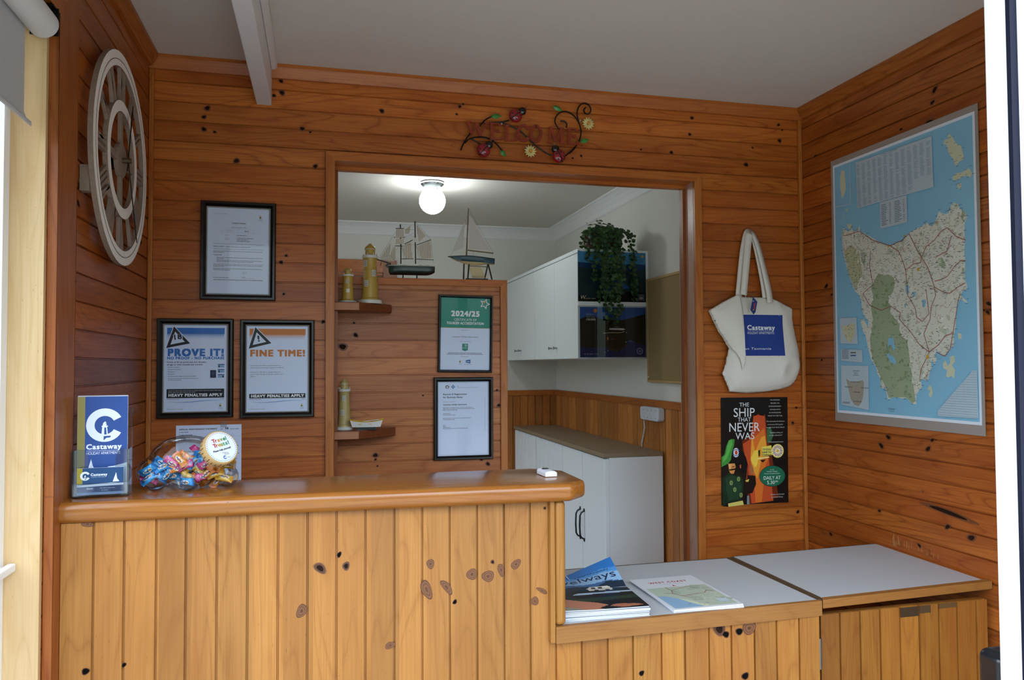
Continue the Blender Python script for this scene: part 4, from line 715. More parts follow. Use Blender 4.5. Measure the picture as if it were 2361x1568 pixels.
# wall map
t = thing('wall_map', 'large laminated blue and cream island road map on right pine wall', 'map', (PX - .004, -.203, 1.236))
s = Sheet(); MW, MH = .634, .906; SEA = ink('84bcd8', .4); LAND = ink('d6d8ca', .4); PARK = ink('9cab8c', .4); LAM = ink('9a8f88', .35)
s.rect(-.012, -.030, MW + .012, MH + .020, LAM); s.rect(0, 0, MW, MH, ink('dbe3ee', .4)); s.rect(.008, .009, MW - .008, MH - .009, SEA)
RD = ink('a0564a', .4); BX = ink('b4c6d0', .4); BXD = ink('92aebf', .4); DK = ink('4a5260', .4); BT = ink('3a5f96', .4); rg = random.Random(12)
s.poly(MAP['land'], LAND)
for k in ('west', 'park', 'park2', 'park3', 'park4', 'park5'): s.poly(MAP[k], PARK if k != 'west' else ink('b9bd9a', .4))
for p in MAP['isl']: s.poly(p, ink('c9ccb0', .4))
for p in MAP['lake']: s.poly(p, SEA)
def inside(p, poly):
    c = False
    for (x1, y1), (x2, y2) in zip(poly, poly[1:] + poly[:1]):
        if (y1 > p[1]) != (y2 > p[1]) and p[0] < (x2 - x1) * (p[1] - y1) / (y2 - y1) + x1: c = not c
    return c
s.z += .00003
xs_, ys_ = [p[0] for p in MAP['land']], [p[1] for p in MAP['land']]
DN = [0]
def dash(u, v, ln, hh, m, sl=0.0):
    DN[0] += 1; z = s.z + (DN[0] % 60) * .00001; s.mb.add([(u, v, z), (u + ln, v + sl * ln, z), (u + ln, v + hh + sl * ln, z), (u, v + hh, z)], [(0, 1, 2, 3)], m)
REL = [ink('c3c8b4', .4), ink('cdd2c2', .4), ink('dfe2d8', .4), ink('b9c2aa', .4)]
for k in range(420):                                      # relief tint
    p = (rg.uniform(min(xs_), max(xs_)), rg.uniform(min(ys_), max(ys_)))
    if inside(p, MAP['land']) and not inside(p, MAP['park']): s.mb.add([(a, b, s.z + (k % 60) * .00001) for a, b in ellipse(p, rg.uniform(.003, .010), rg.uniform(.003, .011), 7, rg.uniform(0, 3), .3)], [tuple(range(7))], rg.choice(REL))
s.z += .0007
for k in range(160):
    p = (rg.uniform(.13, .40), rg.uniform(.05, .49))
    if inside(p, MAP['park']): s.mb.add([(a, b, s.z + (k % 60) * .00001) for a, b in ellipse(p, rg.uniform(.002, .007), rg.uniform(.003, .012), 7, rg.uniform(0, 3), .3)], [tuple(range(7))], rg.choice((ink('869a70', .4), ink('9dac88', .4), ink('8b9c74', .4))))
s.z += .0007
for p in MAP['road']: s.line(p, .0021, RD)
rv = ink('c08a80', .4)
for k in range(230):                                      # minor roads
    p = (rg.uniform(.05, .59), rg.uniform(.10, .66))
    if inside(p, MAP['land']) and not inside(p, MAP['park']):
        pts = [p]
        for _ in range(4): pts.append((pts[-1][0] + rg.uniform(-.012, .012), pts[-1][1] + rg.uniform(-.012, .012)))
        s.line(pts, .0008, rv if k % 3 else ink('8d9aa8', .4))
s.z += .0001
for k in range(2600):                                     # town names, far too small to read
    p = (rg.uniform(.05, .59), rg.uniform(.06, .66)); n_ = (.62 - p[1]) < .22
    if inside(p, MAP['land']) and not (inside(p, MAP['park']) and rg.random() < .6) and (n_ or rg.random() < .55): dash(p[0], p[1], rg.uniform(.003, .008), .0011, rg.choice((DK, DK, ink('6a6258', .4))))
s.z += .0007
for i, p in enumerate(MAP['land']):                       # names along the coast
    if i % 1 == 0 and rg.random() < .85: dash(p[0] + rg.uniform(-.010, .004), p[1] + rg.uniform(-.006, .006), rg.uniform(.006, .014), .0012, BT if rg.random() < .6 else DK)
for q in MAP['isl'][:3]:
    for p in q: dash(p[0] + rg.uniform(-.012, .006), p[1] + rg.uniform(-.006, .006), rg.uniform(.005, .010), .0011, DK)
for c, r in (((.409, .474), .006), ((.44, .198), .007), ((.28, .566), .004), ((.353, .59), .004)): s.ell(c, r * .8, r, ink('d2a53a', .4), 10)
for p in MAP['box'][:2]: s.poly(p, BX)
gz = MAP['box'][0]; s.z += .00003
def bil(q, a, b):                                         # inside a four-cornered box, a across and b down
    tp = (q[0][0] + (q[1][0] - q[0][0]) * a, q[0][1] + (q[1][1] - q[0][1]) * a); bt = (q[3][0] + (q[2][0] - q[3][0]) * a, q[3][1] + (q[2][1] - q[3][1]) * a)
    return (tp[0] + (bt[0] - tp[0]) * b, tp[1] + (bt[1] - tp[1]) * b)
for i in range(13):
    for j in range(46):
        if rg.random() < .93 and not (i > 9 and j > 33): a = bil(gz, (i + .12) / 13, .07 + j / 50); dash(a[0], a[1], (gz[1][0] - gz[0][0]) / 13 * rg.uniform(.45, .72), .0013, ink('7f9db4', .4))
a = bil(gz, .36, .045); s.text('TOWNS GAZETTEER', a[0], a[1], .0058, ink('5f83a6', .4), width=.075)
lg = MAP['box'][1]
for i in range(2):
    for j in range(13): a = bil(lg, .05 + i * .50, .14 + j / 16); dash(a[0], a[1], rg.uniform(.018, .032), .0016, DK); dash(a[0] + .038, a[1], .007, .0016, rg.choice((RD, DK, ink('b08050', .4))))
for p in MAP['box'][2:]: s.poly(p, BX)
for p in MAP['mini']: s.poly(p, ink('c9c8a4', .4) if p is MAP['mini'][0] else ink('a49d90', .4))
mi0 = MAP['mini'][0]; cx0 = sum(p[0] for p in mi0) / len(mi0); cy0 = sum(p[1] for p in mi0) / len(mi0); s.z += .00003
for k in range(60):
    p = (cx0 + rg.uniform(-.03, .03), cy0 + rg.uniform(-.045, .045))
    if inside(p, mi0): dash(p[0], p[1], .003, .0018, ink('5a4a3a', .4))
b5 = MAP['box'][4]
for i, tx in enumerate(('TASMANIAN', 'DRIVE', 'JOURNEYS')): a = bil(b5, .55, .14 + i * .05); s.text(tx, a[0], a[1], .0046, DK, 'C')
for a_, b_, tx in ((.52, .40, 'NORTHERN FORAGE'), (.28, .54, 'WESTERN WILDS'), (.86, .52, 'GREAT EASTERN'), (.58, .64, 'HEARTLANDS'), (.60, .86, 'SOUTHERN EDGE')): a = bil(b5, a_, b_); s.text(tx, a[0], a[1], .0032, ink('4a4038', .4), 'C', True)
for j in range(2): a = bil(b5, .05, .93 + j * .025); dash(a[0], a[1], .04, .0014, DK)
b4 = MAP['box'][3]
for j in range(7): a = bil(b4, .05, .12 + j * .12); dash(a[0], a[1], .036, .0014, DK); dash(a[0] + .047, a[1] - .001, .028, .004, ink('6b5f4c', .4) if j in (2,) else ink('35578c', .4) if j == 4 else BX)
tri = MAP['box'][5]; s.z += .00003
for i in range(30):
    for j in range(22):
        p = (tri[4][0] + i * .0055, tri[3][1] + .004 + j * .0072)
        if inside((p[0], p[1]), tri) and inside((p[0] + .005, p[1] + .002), tri): dash(p[0], p[1], .0042, .0016, BXD)
s.line(MAP['inset'], .0028, ink('b6cbd8', .4)); a = bil([(0, MH), (MW, MH), (MW, 0), (0, 0)], .44, .972); s.text('TASMANIA', a[0], a[1], .0045, K, 'C'); s.line([(a[0] - .012, a[1] - .005), (a[0] + .014, a[1] - .005)], .0008, K)
s.build('printed_map', t, None, FACE_RIGHT)
# ------------------------------------------------------------------ wall clock on the left wall
wh = plain('distressed_white', 'fbf8f0', .7, nscale=120, namt=.08, bump=.3); wh2 = plain('clock_bare_edge', 'a08c7a', .8, nscale=90, namt=.25)
t = thing('wall_clock', 'large round skeleton clock of distressed white wood with Roman numerals', 'clock', (.002, -.478, 1.9525))
CR = .273; XD = .033                              # faces +x; local y along the wall, z up
def ring_x(mb, r0, r1, x0, x1, mat, side, n=56):
    vs = []
    for k in range(n):
        a = 2 * pi * k / n; vs += [(x, r * cos(a), r * sin(a)) for r, x in ((r0, x0), (r1, x0), (r1, x1), (r0, x1))]
    f = []; g = []
    for k in range(n):
        a, b = k * 4, (k + 1) % n * 4; f += [(a + 2, b + 2, b + 3, a + 3), (a, a + 1, b + 1, b)]; g += [(a + 1, a + 2, b + 2, b + 1), (a + 3, a, b, b + 3)]
    mb.add(vs, f, mat); mb.add(vs, g, side)
m = MB(); ring_x(m, CR * .862, CR, .021, XD, wh, wh2); ring_x(m, CR * .92, CR * .926, XD - .001, XD + .0008, plain('clock_crack', '5c554c', .8), wh2)
m.build('outer_ring', t)
m = MB(); ring_x(m, CR * .455, CR * .555, .021, XD, wh, wh2); m.build('inner_ring', t)
m = MB(); m.tube([(.020, 0, 0), (.031, 0, 0)], CR * .165, wh2, 32); m.build('hub', t)
for a in (90, 180, 270, 0):
    m = MB()
    d = Vector((0, cos(radians(a)), sin(radians(a)))); n = Vector((0, -d.z, d.y)) * .009
    p, q = d * CR * .15, d * CR * .47
    m.add([(x, v.y, v.z) for x in (.021, .030) for v in (p + n, q + n, q - n, p - n)], [(0, 1, 2, 3), (4, 5, 6, 7), (0, 1, 5, 4), (1, 2, 6, 5), (2, 3, 7, 6), (3, 0, 4, 7)], wh2)
    m.build('spoke', t)
NUM = ['XII', 'I', 'II', 'III', 'IIII', 'V', 'VI', 'VII', 'VIII', 'IX', 'X', 'XI']
for i, nu in enumerate(NUM):
    m = MB(); a = radians(90 + 30 * i) * 1.0; d = Vector((0, cos(pi - a), sin(a))); d = Vector((0, -cos(radians(90 - 30 * i)) * -1, sin(radians(90 - 30 * i)))); tn = Vector((0, -d.z, d.y))
    wd = {'I': .009, 'V': .024, 'X': .024}; tot = sum(wd[c] + .006 for c in nu) - .006; pen = -tot / 2
    def bar(o0, o1):
        p, q = d * CR * .555 + tn * o0, d * CR * .872 + tn * o1; n = tn * .0042
        m.add([(x, v.y, v.z) for x in (.022, .031) for v in (p + n, q + n, q - n, p - n)], [(0, 1, 2, 3), (4, 5, 6, 7), (0, 1, 5, 4), (1, 2, 6, 5), (2, 3, 7, 6), (3, 0, 4, 7)], wh2)
    for c in nu:
        x0, x1 = pen, pen + wd[c]; pen += wd[c] + .005; q = lambda x: -x
        if c == 'I': bar(q(x0 + .0045), q(x0 + .0045))
        elif c == 'V': bar(q((x0 + x1) / 2), q(x0 + .004)); bar(q((x0 + x1) / 2), q(x1 - .004))
        else: bar(q(x0 + .004), q(x1 - .004)); bar(q(x1 - .004), q(x0 + .004))
    m.build('numeral', t)
hd = plain('clock_hand_iron', '1c1a18', .5, .5)
m = MB()
def hand(mb, ang, ln, w):
    d = Vector((0, cos(ang), sin(ang))); n = Vector((0, -d.z, d.y))
    pts = [d * -.03 + n * .002, d * ln * .55 + n * .002, d * ln * .68 + n * w, d * ln + n * .0006]; pts = pts + [d * ln - n * .0006, d * ln * .68 - n * w, d * ln * .55 - n * .002, d * -.03 - n * .002]
    mb.prism([(p.y, p.z) for p in pts], .044, .046, hd, 'x')
hand(m, radians(74), .165, .006); m.build('hour_hand', t)
m = MB(); hand(m, radians(-62), .225, .005); m.build('minute_hand', t)
m = MB(); m.tube([(.024, 0, 0), (.052, 0, 0)], .007, plain('brass_dull', '6e604a', .4, .8), 14); m.box(.0, .0195, -.020, .020, -.020, .020, black_frame); m.build('movement', t)
for k in t.children: k.parent = t
box('spacer_block', 0, .020, -.250, -.222, -.135, -.075, wh2, t)

# ------------------------------------------------------------------ WELCOME sign
t = thing('welcome_sign', 'metal WELCOME sign with dark vine, ladybirds, daisies and green leaves', 'sign', (1.25, -.014, 2.24))
vine = plain('vine_iron', '17120e', .5, .3); rust = plain('rusty_letters', 'a23410', .5, 0, nscale=60, namt=.35); leafm = plain('enamel_leaf', '3f9a44', .25, 0, .6, 70, .25); petal = plain('enamel_petal', 'e6dc9a', .4, nscale=160, namt=.1); yolk = plain('enamel_yolk', 'd98a2a', .4)
red = plain('ladybird_red', '8e1822', .18, 0, .7); blk = plain('ladybird_black', '0c0d10', .2, 0, .7)
m = MB()
for p in WEL['vines']:
    q = [Vector((a, 0, b)) for a, b in p]
    for _ in range(2): q = [q[0]] + [x for u, v in zip(q, q[1:]) for x in (u * .75 + v * .25, u * .25 + v * .75)] + [q[-1]]
    m.tube(q, .0027, vine, 6)
m.build('vine', t, (0, -.004, 0), smooth=60)
for gi, (strokes, nm) in enumerate(zip(WEL['letters'], 'WELCOME')):
    m = MB()
    for si, st in enumerate(strokes):
        if len(st) > 2:
            for _ in range(2): st = [st[0]] + [(u[0] * k_ + v[0] * (1 - k_), u[1] * k_ + v[1] * (1 - k_)) for u, v in zip(st, st[1:]) for k_ in (.75, .25)] + [st[-1]]
        wd = .0052 if len(st) > 2 or abs(st[0][0] - st[1][0]) < abs(st[0][1] - st[1][1]) * .9 else .0024
        if nm == 'W' and si in (1, 3) or nm == 'M' and si in (0, 2): wd = .0030
        for a, b in zip(st, st[1:]):
            d = Vector((b[0] - a[0], b[1] - a[1])); n = Vector((-d.y, d.x)).normalized() * wd
            m.prism([(a[0] + n.x, a[1] + n.y), (b[0] + n.x, b[1] + n.y), (b[0] - n.x, b[1] - n.y), (a[0] - n.x, a[1] - n.y)], -.009 - si * .00007, -.005, rust, 'y')
    m.build('letter', t)
def leaf_mesh(mb, a, b, wide, y, mat):
    a, b = Vector((a[0], 0, a[1])), Vector((b[0], 0, b[1])); d = b - a; n = Vector((-d.z, 0, d.x)).normalized() * wide; N = 8; L_, M_, R_ = [], [], []
    for i in range(N + 1):
        f = i / N; w_ = sin(pi * f ** .8); c = a + d * f; L_.append(c + n * w_ + Vector((0, y + .002, 0))); M_.append(c + Vector((0, y - .004 * sin(pi * f), 0))); R_.append(c - n * w_ + Vector((0, y + .002, 0)))
    vs = L_ + M_ + R_; k = N + 1; mb.add(vs, [(i, i + 1, k + i + 1, k + i) for i in range(N)] + [(k + i, k + i + 1, 2 * k + i + 1, 2 * k + i) for i in range(N)], mat)
for a, b in WEL['leaves']: m = MB(); leaf_mesh(m, a, b, .0085, -.006, leafm); m.build('leaf', t, smooth=60)
for c, hc in WEL['bugs']:
    c, hc = Vector((c[0], 0, c[1])), Vector((hc[0], 0, hc[1])); d = (hc - c).normalized(); n = Vector((-d.z, 0, d.x))
    m = MB(); m.ball(c + Vector((0, -.010, 0)), .0243, red, 24, 14, (1, .62, 1))
    b_ = m.build('ladybird', t, smooth=80)
    m = MB(); m.ball(hc + Vector((0, -.010, 0)), .0145, blk, 18, 12, (1, .75, 1)); m.tube([hc + d * .010 + n * .004 + Vector((0, -.010, 0)), hc + d * .024 + n * .005 + Vector((0, -.014, 0))], .0009, blk, 6); m.tube([hc + d * .010 - n * .002 + Vector((0, -.010, 0)), hc + d * .023 - n * .006 + Vector((0, -.014, 0))], .0009, blk, 6)
    m.build('head', b_, smooth=60)
    m = MB(); m.tube([c - d * .0235 * cos(q_) + Vector((0, -.0108 - .0153 * sin(q_), 0)) for q_ in [pi * k / 10 for k in range(11)]], .0018, blk, 6)
    for u, v in ((.009, .009), (.010, -.009), (-.010, .011), (-.009, -.012), (-.019, .006), (-.018, -.007)): m.ball(c + d * u + n * v + Vector((0, -.010 - .0148 * math.sqrt(max(0, 1 - (u * u + v * v) / .00060)), 0)), .0034, blk, 10, 6, (1, .5, 1))
    m.build('wing_line', b_)
for c in WEL['flowers']:
    m = MB()
    for k in range(13):
        a = 2 * pi * k / 13; p = Vector((c[0] + .004 * cos(a), c[1] + .004 * sin(a))); q = Vector((c[0] + .0240 * cos(a), c[1] + .0240 * sin(a))); leaf_mesh(m, p, q, .0042, -.008, petal)
    f_ = m.build('daisy', t, smooth=60); MB().ball((c[0], -.012, c[1]), .0058, yolk, 14, 8, (1, .6, 1)).build('flower_centre', f_, smooth=60)
for c in WEL['screws']: MB().ball((c[0], -.007, c[1]), .0034, silver, 12, 8, (1, .6, 1)).build('screw', t, smooth=60)

# ------------------------------------------------------------------ canvas tote bag on the wall
canvas = plain('canvas', 'e2ded4', .92, 0, .2, 260, .07, .25)
t = thing('tote_bag', 'natural canvas tote bag with blue printed square hanging above the poster', 'bag', (2.18, -.004, 1.5))
def seg_dist(p, poly):
    best = 9
    for (x1, y1), (x2, y2) in zip(poly, poly[1:] + poly[:1]):
        dx, dy = x2 - x1, y2 - y1; q = max(0, min(1, ((p[0] - x1) * dx + (p[1] - y1) * dy) / (dx * dx + dy * dy + 1e-12))); best = min(best, math.hypot(p[0] - x1 - q * dx, p[1] - y1 - q * dy))
    return best
def cloth(name, outline, hfun, parent, mat, step=.008, thick=.0):
    """solid soft panel: polygon filled with a grid, front swollen by hfun, back flat"""
    bm = bmesh.new(); vs = [bm.verts.new((x, 0, z)) for x, z in outline]; f = bm.faces.new(vs)
    xs, zs = [p[0] for p in outline], [p[1] for p in outline]
    g = bm.verts[:] + bm.edges[:] + bm.faces[:]
    x = min(xs) + step
    while x < max(xs):
        r = bmesh.ops.bisect_plane(bm, geom=bm.verts[:] + bm.edges[:] + bm.faces[:], plane_co=(x, 0, 0), plane_no=(1, 0, 0)); x += step
    z = min(zs) + step
    while z < max(zs):
        bmesh.ops.bisect_plane(bm, geom=bm.verts[:] + bm.edges[:] + bm.faces[:], plane_co=(0, 0, z), plane_no=(0, 0, 1)); z += step
    bmesh.ops.triangulate(bm, faces=[f for f in bm.faces if len(f.verts) > 4])
    me = bpy.data.meshes.new(name); bm.to_mesh(me); bm.free()
    for v in me.vertices: v.co.y = -hfun(v.co.x, v.co.z)
    me.materials.append(mat); me.polygons.foreach_set('use_smooth', [True] * len(me.polygons))
    o = bpy.data.objects.new(name, me); COL.objects.link(o); o.parent = parent
    sm_ = o.modifiers.new('soften', 'SMOOTH'); sm_.use_x = False; sm_.use_z = False; sm_.iterations = 8; sm_.factor = .5
    if thick:
        so = o.modifiers.new('thick', 'SOLIDIFY'); so.thickness = thick; so.offset = 0
    return o
BO = BAG['outline']
def bulge(x, z):
    d = seg_dist((x, z), BO); k = min(1, d / .085); base = .012 + .040 * math.sqrt(max(0, 1 - (1 - k) ** 2)) * (.35 + .65 * min(1, max(0, (.19 - z) / .30)))
    base += .0035 * sin(38 * (x * .8 + z * .35)) * k * max(0, min(1, (.10 - z) / .2))
    r = math.hypot(x - .105, z + .115); base += .010 * math.exp(-((r - .045) / .014) ** 2) * (1 if z > -.13 else .5) - .010 * math.exp(-(r / .03) ** 2)     # dented corner
    q = (x - .062) - (.155 - z) * .33; base += .006 * math.exp(-(q / .012) ** 2) * max(0, min(1, (z + .08) / .2))
    return base
cloth('bag_body', BO, bulge, t, canvas, thick=.002)
BF = BAG['flap']
def flap_h(x, z): d = seg_dist((x, z), BF); return bulge(x, z) + .011 + .004 * min(1, d / .03)
cloth('folded_side', BF, flap_h, t, canvas, thick=.002)
for key, y0, y1 in (('strapA', .012, .020), ('strapB', .018, .036)):
    p = BAG[key]; q = [Vector(a) for a in p]
    for _ in range(2): q = [q[0]] + [x for u, v in zip(q, q[1:]) for x in (u * .75 + v * .25, u * .25 + v * .75)] + [q[-1]]
    m = MB(); vs = []; n_ = len(q)
    for i, c in enumerate(q):
        d = (q[min(i + 1, n_ - 1)] - q[max(i - 1, 0)]).normalized(); nn = Vector((-d.y, d.x)) * .0125; f = i / (n_ - 1); y = -(y0 + (y1 - y0) * abs(2 * f - 1)); tw = .006 * (1 - abs(2 * f - 1))
        vs += [(c.x + nn.x, y + tw, c.y + nn.y), (c.x - nn.x, y - tw, c.y - nn.y)]
    m.add(vs, [(2 * i, 2 * i + 1, 2 * i + 3, 2 * i + 2) for i in range(n_ - 1)], canvas)
    o = m.build('handle', t, smooth=60); so = o.modifiers.new('thick', 'SOLIDIFY'); so.thickness = .003; so.offset = 0
s = Sheet(); bl = ink('27408a', .8); pr_ = BAG['print']
u0, u1 = pr_[0][0], pr_[1][0]; v0, v1 = pr_[3][1], pr_[0][1]
s.grid(u0 - .010, v0, u1, v1, bl, 14, 14)
for p in BAG['planks']: s.line(p, .0012, ink('1c2f6e', .8))
W2 = ink('d9dbe0', .8)
a, b, c = BAG['t1']; s.text('Castaway', a[0], a[1], c[1] - a[1], W2, bold=True, width=b[0] - a[0]); s.line(BAG['rule'], .0007, W2)
a, b, c = BAG['t2']; s.text('HOLIDAY APARTMENTS', a[0], a[1], c[1] - a[1], W2, width=b[0] - a[0])
a, b, c = BAG['t3']; s.text('an Tasmania', a[0], a[1], .0085, W2, width=b[0] - a[0], slant=.25)
def bb(x, y, z): return (x, -bulge(x, y) - .0015 - z, y)
s.build('printed_square', t, None, None, bend=bb)
# swing tag pinned to the bag
t = thing('swing_tag', 'small blue and red swing tag pinned to the tote bag', 'tag', (2.18, -.072, 1.5))
m = MB(); m.prism(BAG['tag'], -.001, 0, ink('24386e', .5), 'y'); tg = m.build('card', t)
s = Sheet(); cx, cz = (BAG['tag'][0][0] + BAG['tag'][3][0]) / 2, (BAG['tag'][0][1] + BAG['tag'][3][1]) / 2
q = BAG['tag']; s.poly([(cx + .001, cz - .012), (cx + .005, cz + .013), (cx + .008, cz + .008), (cx + .005, cz - .014)], ink('b83a48', .5)); s.greek(cx - .004, cz + .016, cx + .004, .003, W2, rg); s.poly([(cx - .003, cz - .019), (cx + .003, cz - .016), (cx + .003, cz - .013), (cx - .003, cz - .015)], ink('b0a050', .5))
s.build('print', t, (0, -.0012, 0), FACE_BACK)
m = MB(); m.tube([(a, .004, b) for a, b in BAG['string']], .0007, chrome, 6); m.tube([(a, .002, b) for a, b in BAG['str2']], .0005, plain('twine', '8d8468', .9), 6); m.build('pin', t)

# ------------------------------------------------------------------ roller blind in the window recess
fab = plain('blind_fabric', 'c4c5c8', .9, nscale=300, namt=.03); 
t = thing('roller_blind', 'grey fabric roller blind half drawn on its tube in the left window', 'blind', (-.003, -1.39, 2.100))
MB().tube([(0, -.44, 0), (0, .432, 0)], .0285, plain('blind_roll', 'd8d9d8', .8), 28).build('tube', t, smooth=40)
m = MB(); pr = [(-.0285, .0), (-.0285, -.185), (-.026, -.200), (-.014, -.212), (-.012, -.209), (-.022, -.196), (-.0270, -.183), (-.0270, 0)]; m.prism(pr, -.43, .418, fab, 'y'); m.build('fabric', t, smooth=40)
m = MB(); m.tube([(-.016, -.43, -.205), (-.016, .416, -.205)], .0035, fab, 10); m.build('hem_bar', t, smooth=40)
m = MB(); m.box(-.026, .026, .4375, .4405, -.020, .036, metal_dark); m.box(-.024, .024, .415, .4375, .031, .0345, metal_dark); m.box(-.006, .006, .432, .4375, -.006, .006, metal_dark); m.build('bracket', t)

# ------------------------------------------------------------------ brochure stand on the counter
acr = clear('clear_acrylic', (.93, .96, .98, 1), amt=1.1, rough=.03, base=.03)
BR = (0, 0, radians(4)); BL = (.080, -.815, CT + .0006)
t = thing('brochure_stand', 'clear acrylic brochure stand at the left end of the counter', 'brochure stand', BL, BR)
m = MB(); m.box(-.053, .053, -.030, .028, 0, .003, acr); m.box(-.053, .053, .025, .028, .003, .185, acr); m.build('back_panel', t)
m = MB(); m.box(-.053, .053, -.0305, -.0280, .003, .030, acr); m.prism([(-.053, .003), (-.051, .003), (-.051, .10), (-.053, .10)], -.028, .024, acr, 'y'); m.prism([(.051, .003), (.053, .003), (.053, .10), (.051, .10)], -.028, .024, acr, 'y')
m.build('card_pocket', t)
for sg in (-1, 1): m = MB(); m.prism([(sg * .0525, .003), (sg * .0525, .100), (sg * .036, .100), (sg * .029, .092), (sg * .026, .080), (sg * .026, .003)], -.0125, -.0105, acr, 'y'); m.build('front_tab', t)
NAVY = ink('2f4f92', .35); OL = ink('8f8850', .35); WB = ink('dfe9f6', .35); NV2 = ink('254a78', .35)
def castaway_c(sh, c, r, mat, bg):
    sh.arc(c, r * .55, r, 28, 332, mat, 30)
    k = r / .036; P2 = lambda *q: [(c[0] + x * k, c[1] + y * k) for x, y in q]
    sh.poly(P2((-.0065, -.0215), (-.0050, -.004), (-.0060, -.0035), (-.0060, -.001), (-.0040, -.001), (-.0035, .004), (0, .0080), (.0035, .0060), (.0015, .0045), (.0035, .003), (.0030, -.001), (.0060, -.001), (.0060, -.0035), (.0045, -.004), (.0062, -.0215)), mat)
    sh.poly(P2((-.0010, -.020), (-.0008, -.005), (.0025, -.005), (.0038, -.020)), bg)
    sh.poly(P2((-.0020, -.0235), (.0120, -.0230), (.0110, -.0265), (.0030, -.0275), (-.0020, -.0330)), bg)
def cover(s):
    s.rect(-.0485, 0, .0485, .2095, NAVY); s.rect(-.0485, .042, -.034, .2095, OL)
    for i in range(7): s.line([(-.030 + i * .0125, .04), (-.030 + i * .0125, .2095)], .0003, ink('27457f', .35))
    castaway_c(s, (.004, .148), .036, WB, NAVY)
    s.text('Castaway', -.032, .097, .0105, WB, bold=True, width=.069); s.line([(-.031, .0935), (.030, .0935)], .0006, WB); s.text('HOLIDAY APARTMENTS', -.031, .0855, .0058, WB, width=.066)
    s.poly([(-.0485, 0), (.0485, 0), (.0485, .067), (.040, .0645), (.030, .062), (.022, .060), (.012, .059), (.004, .053), (-.004, .051), (-.015, .0525), (-.028, .050), (-.038, .0495), (-.0485, .050)], WB)
    s.poly([(-.028, .0530), (-.013, .0525), (-.0185, .062), (-.0215, .076)], WB); s.line([(-.0215, .053), (-.0212, .075)], .0004, NAVY)
for i, (yy, lb) in enumerate(((-.0095, 'front blue holiday apartments brochure with white C logo in the stand'), (-.0035, 'second brochure just behind the front one in the acrylic stand'), (.0035, 'middle brochure of the pile in the acrylic stand'), (.0105, 'rearmost brochure against the back of the acrylic stand'))):
    tb = thing('brochure', lb, 'brochure', (BL[0], BL[1], BL[2]), BR, 'brochures in the acrylic stand')
    m = MB(); m.box(-.0487 - .001 * i, .0487 - .001 * i, yy, yy + .0048, .0035, .213 + (.0006 * i), WB); m.build('folded_pages', tb)
    s = Sheet(); cover(s); s.build('cover', tb, (-.001 * i, yy - .0003, .0036), FACE_BACK)
tb = thing('business_card', 'small blue business card with sailboat in front pocket of the stand', 'business card', (BL[0], BL[1], BL[2]), BR)
m = MB(); m.box(-.0445, .0445, -.0275, -.0215, .006, .0625, WB); m.build('card_pack', tb)
s = Sheet(); s.rect(-.0445, 0, .0445, .0565, NV2); s.rect(-.0445, .023, -.034, .0565, ink('a09636', .35)); castaway_c(s, (-.029, .040), .0095, WB, NV2)
s.text('Castaway', -.019, .0400, .0052, WB, bold=True, width=.032); s.text('HOLIDAY APARTMENTS', -.018, .0362, .0022, ink('9db4cc', .35), width=.029)
s.poly([(.0235, .0260), (.0365, .0265), (.0320, .033), (.0300, .046)], WB); s.poly([(-.0445, .017), (.0445, .019), (.0445, .0235), (.02, .0245), (-.01, .0225), (-.03, .0215), (-.0445, .0225)], WB)
s.text('Sharon', -.026, .0120, .0026, WB, bold=True); s.greek(-.001, .0130, .030, .002, ink('9db4cc', .35), rg); s.greek(.002, .0085, .016, .002, ink('9db4cc', .35), rg)
s.rect(-.0445, 0, .0445, .0055, ink('7f9cc0', .35)); s.build('print', tb, (0, -.0278, .006), FACE_BACK)

# ------------------------------------------------------------------ glass sweets jar shaped like a little car, cork lid
JL = (.243, -.752, CT + .0006)
jg = clear('jar_glass', (.99, 1, .995, 1), amt=.65, rough=.03, base=.012)
t = thing('sweets_jar', 'glass car shaped jar of wrapped sweets with tilted cork lid', 'jar', JL)
LC = Vector((.068, -.050, .088)); LN = Vector((.52, -.72, .46)).normalized()      # lid centre and facing
m = MB(); m.ball((-.005, 0, .062), 1, jg, 32, 20, (.082, .052, .058)); m.ball((-.070, 0, .040), 1, jg, 24, 16, (.040, .048, .036)); m.ball((.048, -.008, .050), 1, jg, 24, 16, (.056, .056, .046))
for c in ((-.062, -.040, .027), (.008, -.056, .027), (.085, -.030, .027), (.060, .045, .027), (-.055, .040, .027)): m.ball(c, .0268, jg, 20, 12, (1, .75, 1))
m.tube([LC - LN * .085, LC - LN * .015, LC - LN * .004], [.046, .0395, .0395], jg, 32)
o = m.build('glass_body', t); r_ = o.modifiers.new('fuse', 'REMESH'); r_.mode = 'VOXEL'; r_.voxel_size = .0030; r_.use_smooth_shade = True
sm = o.modifiers.new('soft', 'SMOOTH'); sm.iterations = 6; sm.factor = .5
cork = plain('cork', 'd8b57c', .8, nscale=140, namt=.2); 
M_ = Matrix.Translation(LC) @ LN.to_track_quat('Z', 'Y').to_matrix().to_4x4()
m = MB(); m.lathe([(.0385, -.004), (.0400, -.002), (.0400, .016), (.0385, .0185)], cork, 40)
for k in range(26): a = k * 2 * pi / 26 + .05; m.box(-.0006, .0006, -.0004, .0004, 0, .009 if k % 3 else .014, ink('5a3a20')); n_ = 8; m.v[-n_:] = [tuple(Matrix.Rotation(a, 3, 'Z') @ Vector((v[0], v[1] + .0400, v[2]))) for v in m.v[-n_:]]
m.xf(M_); m.build('cork_lid', t, smooth=40)
s = Sheet(); s.ell((0, 0), .0362, .0362, ink('dfe4f0', .4), 40)
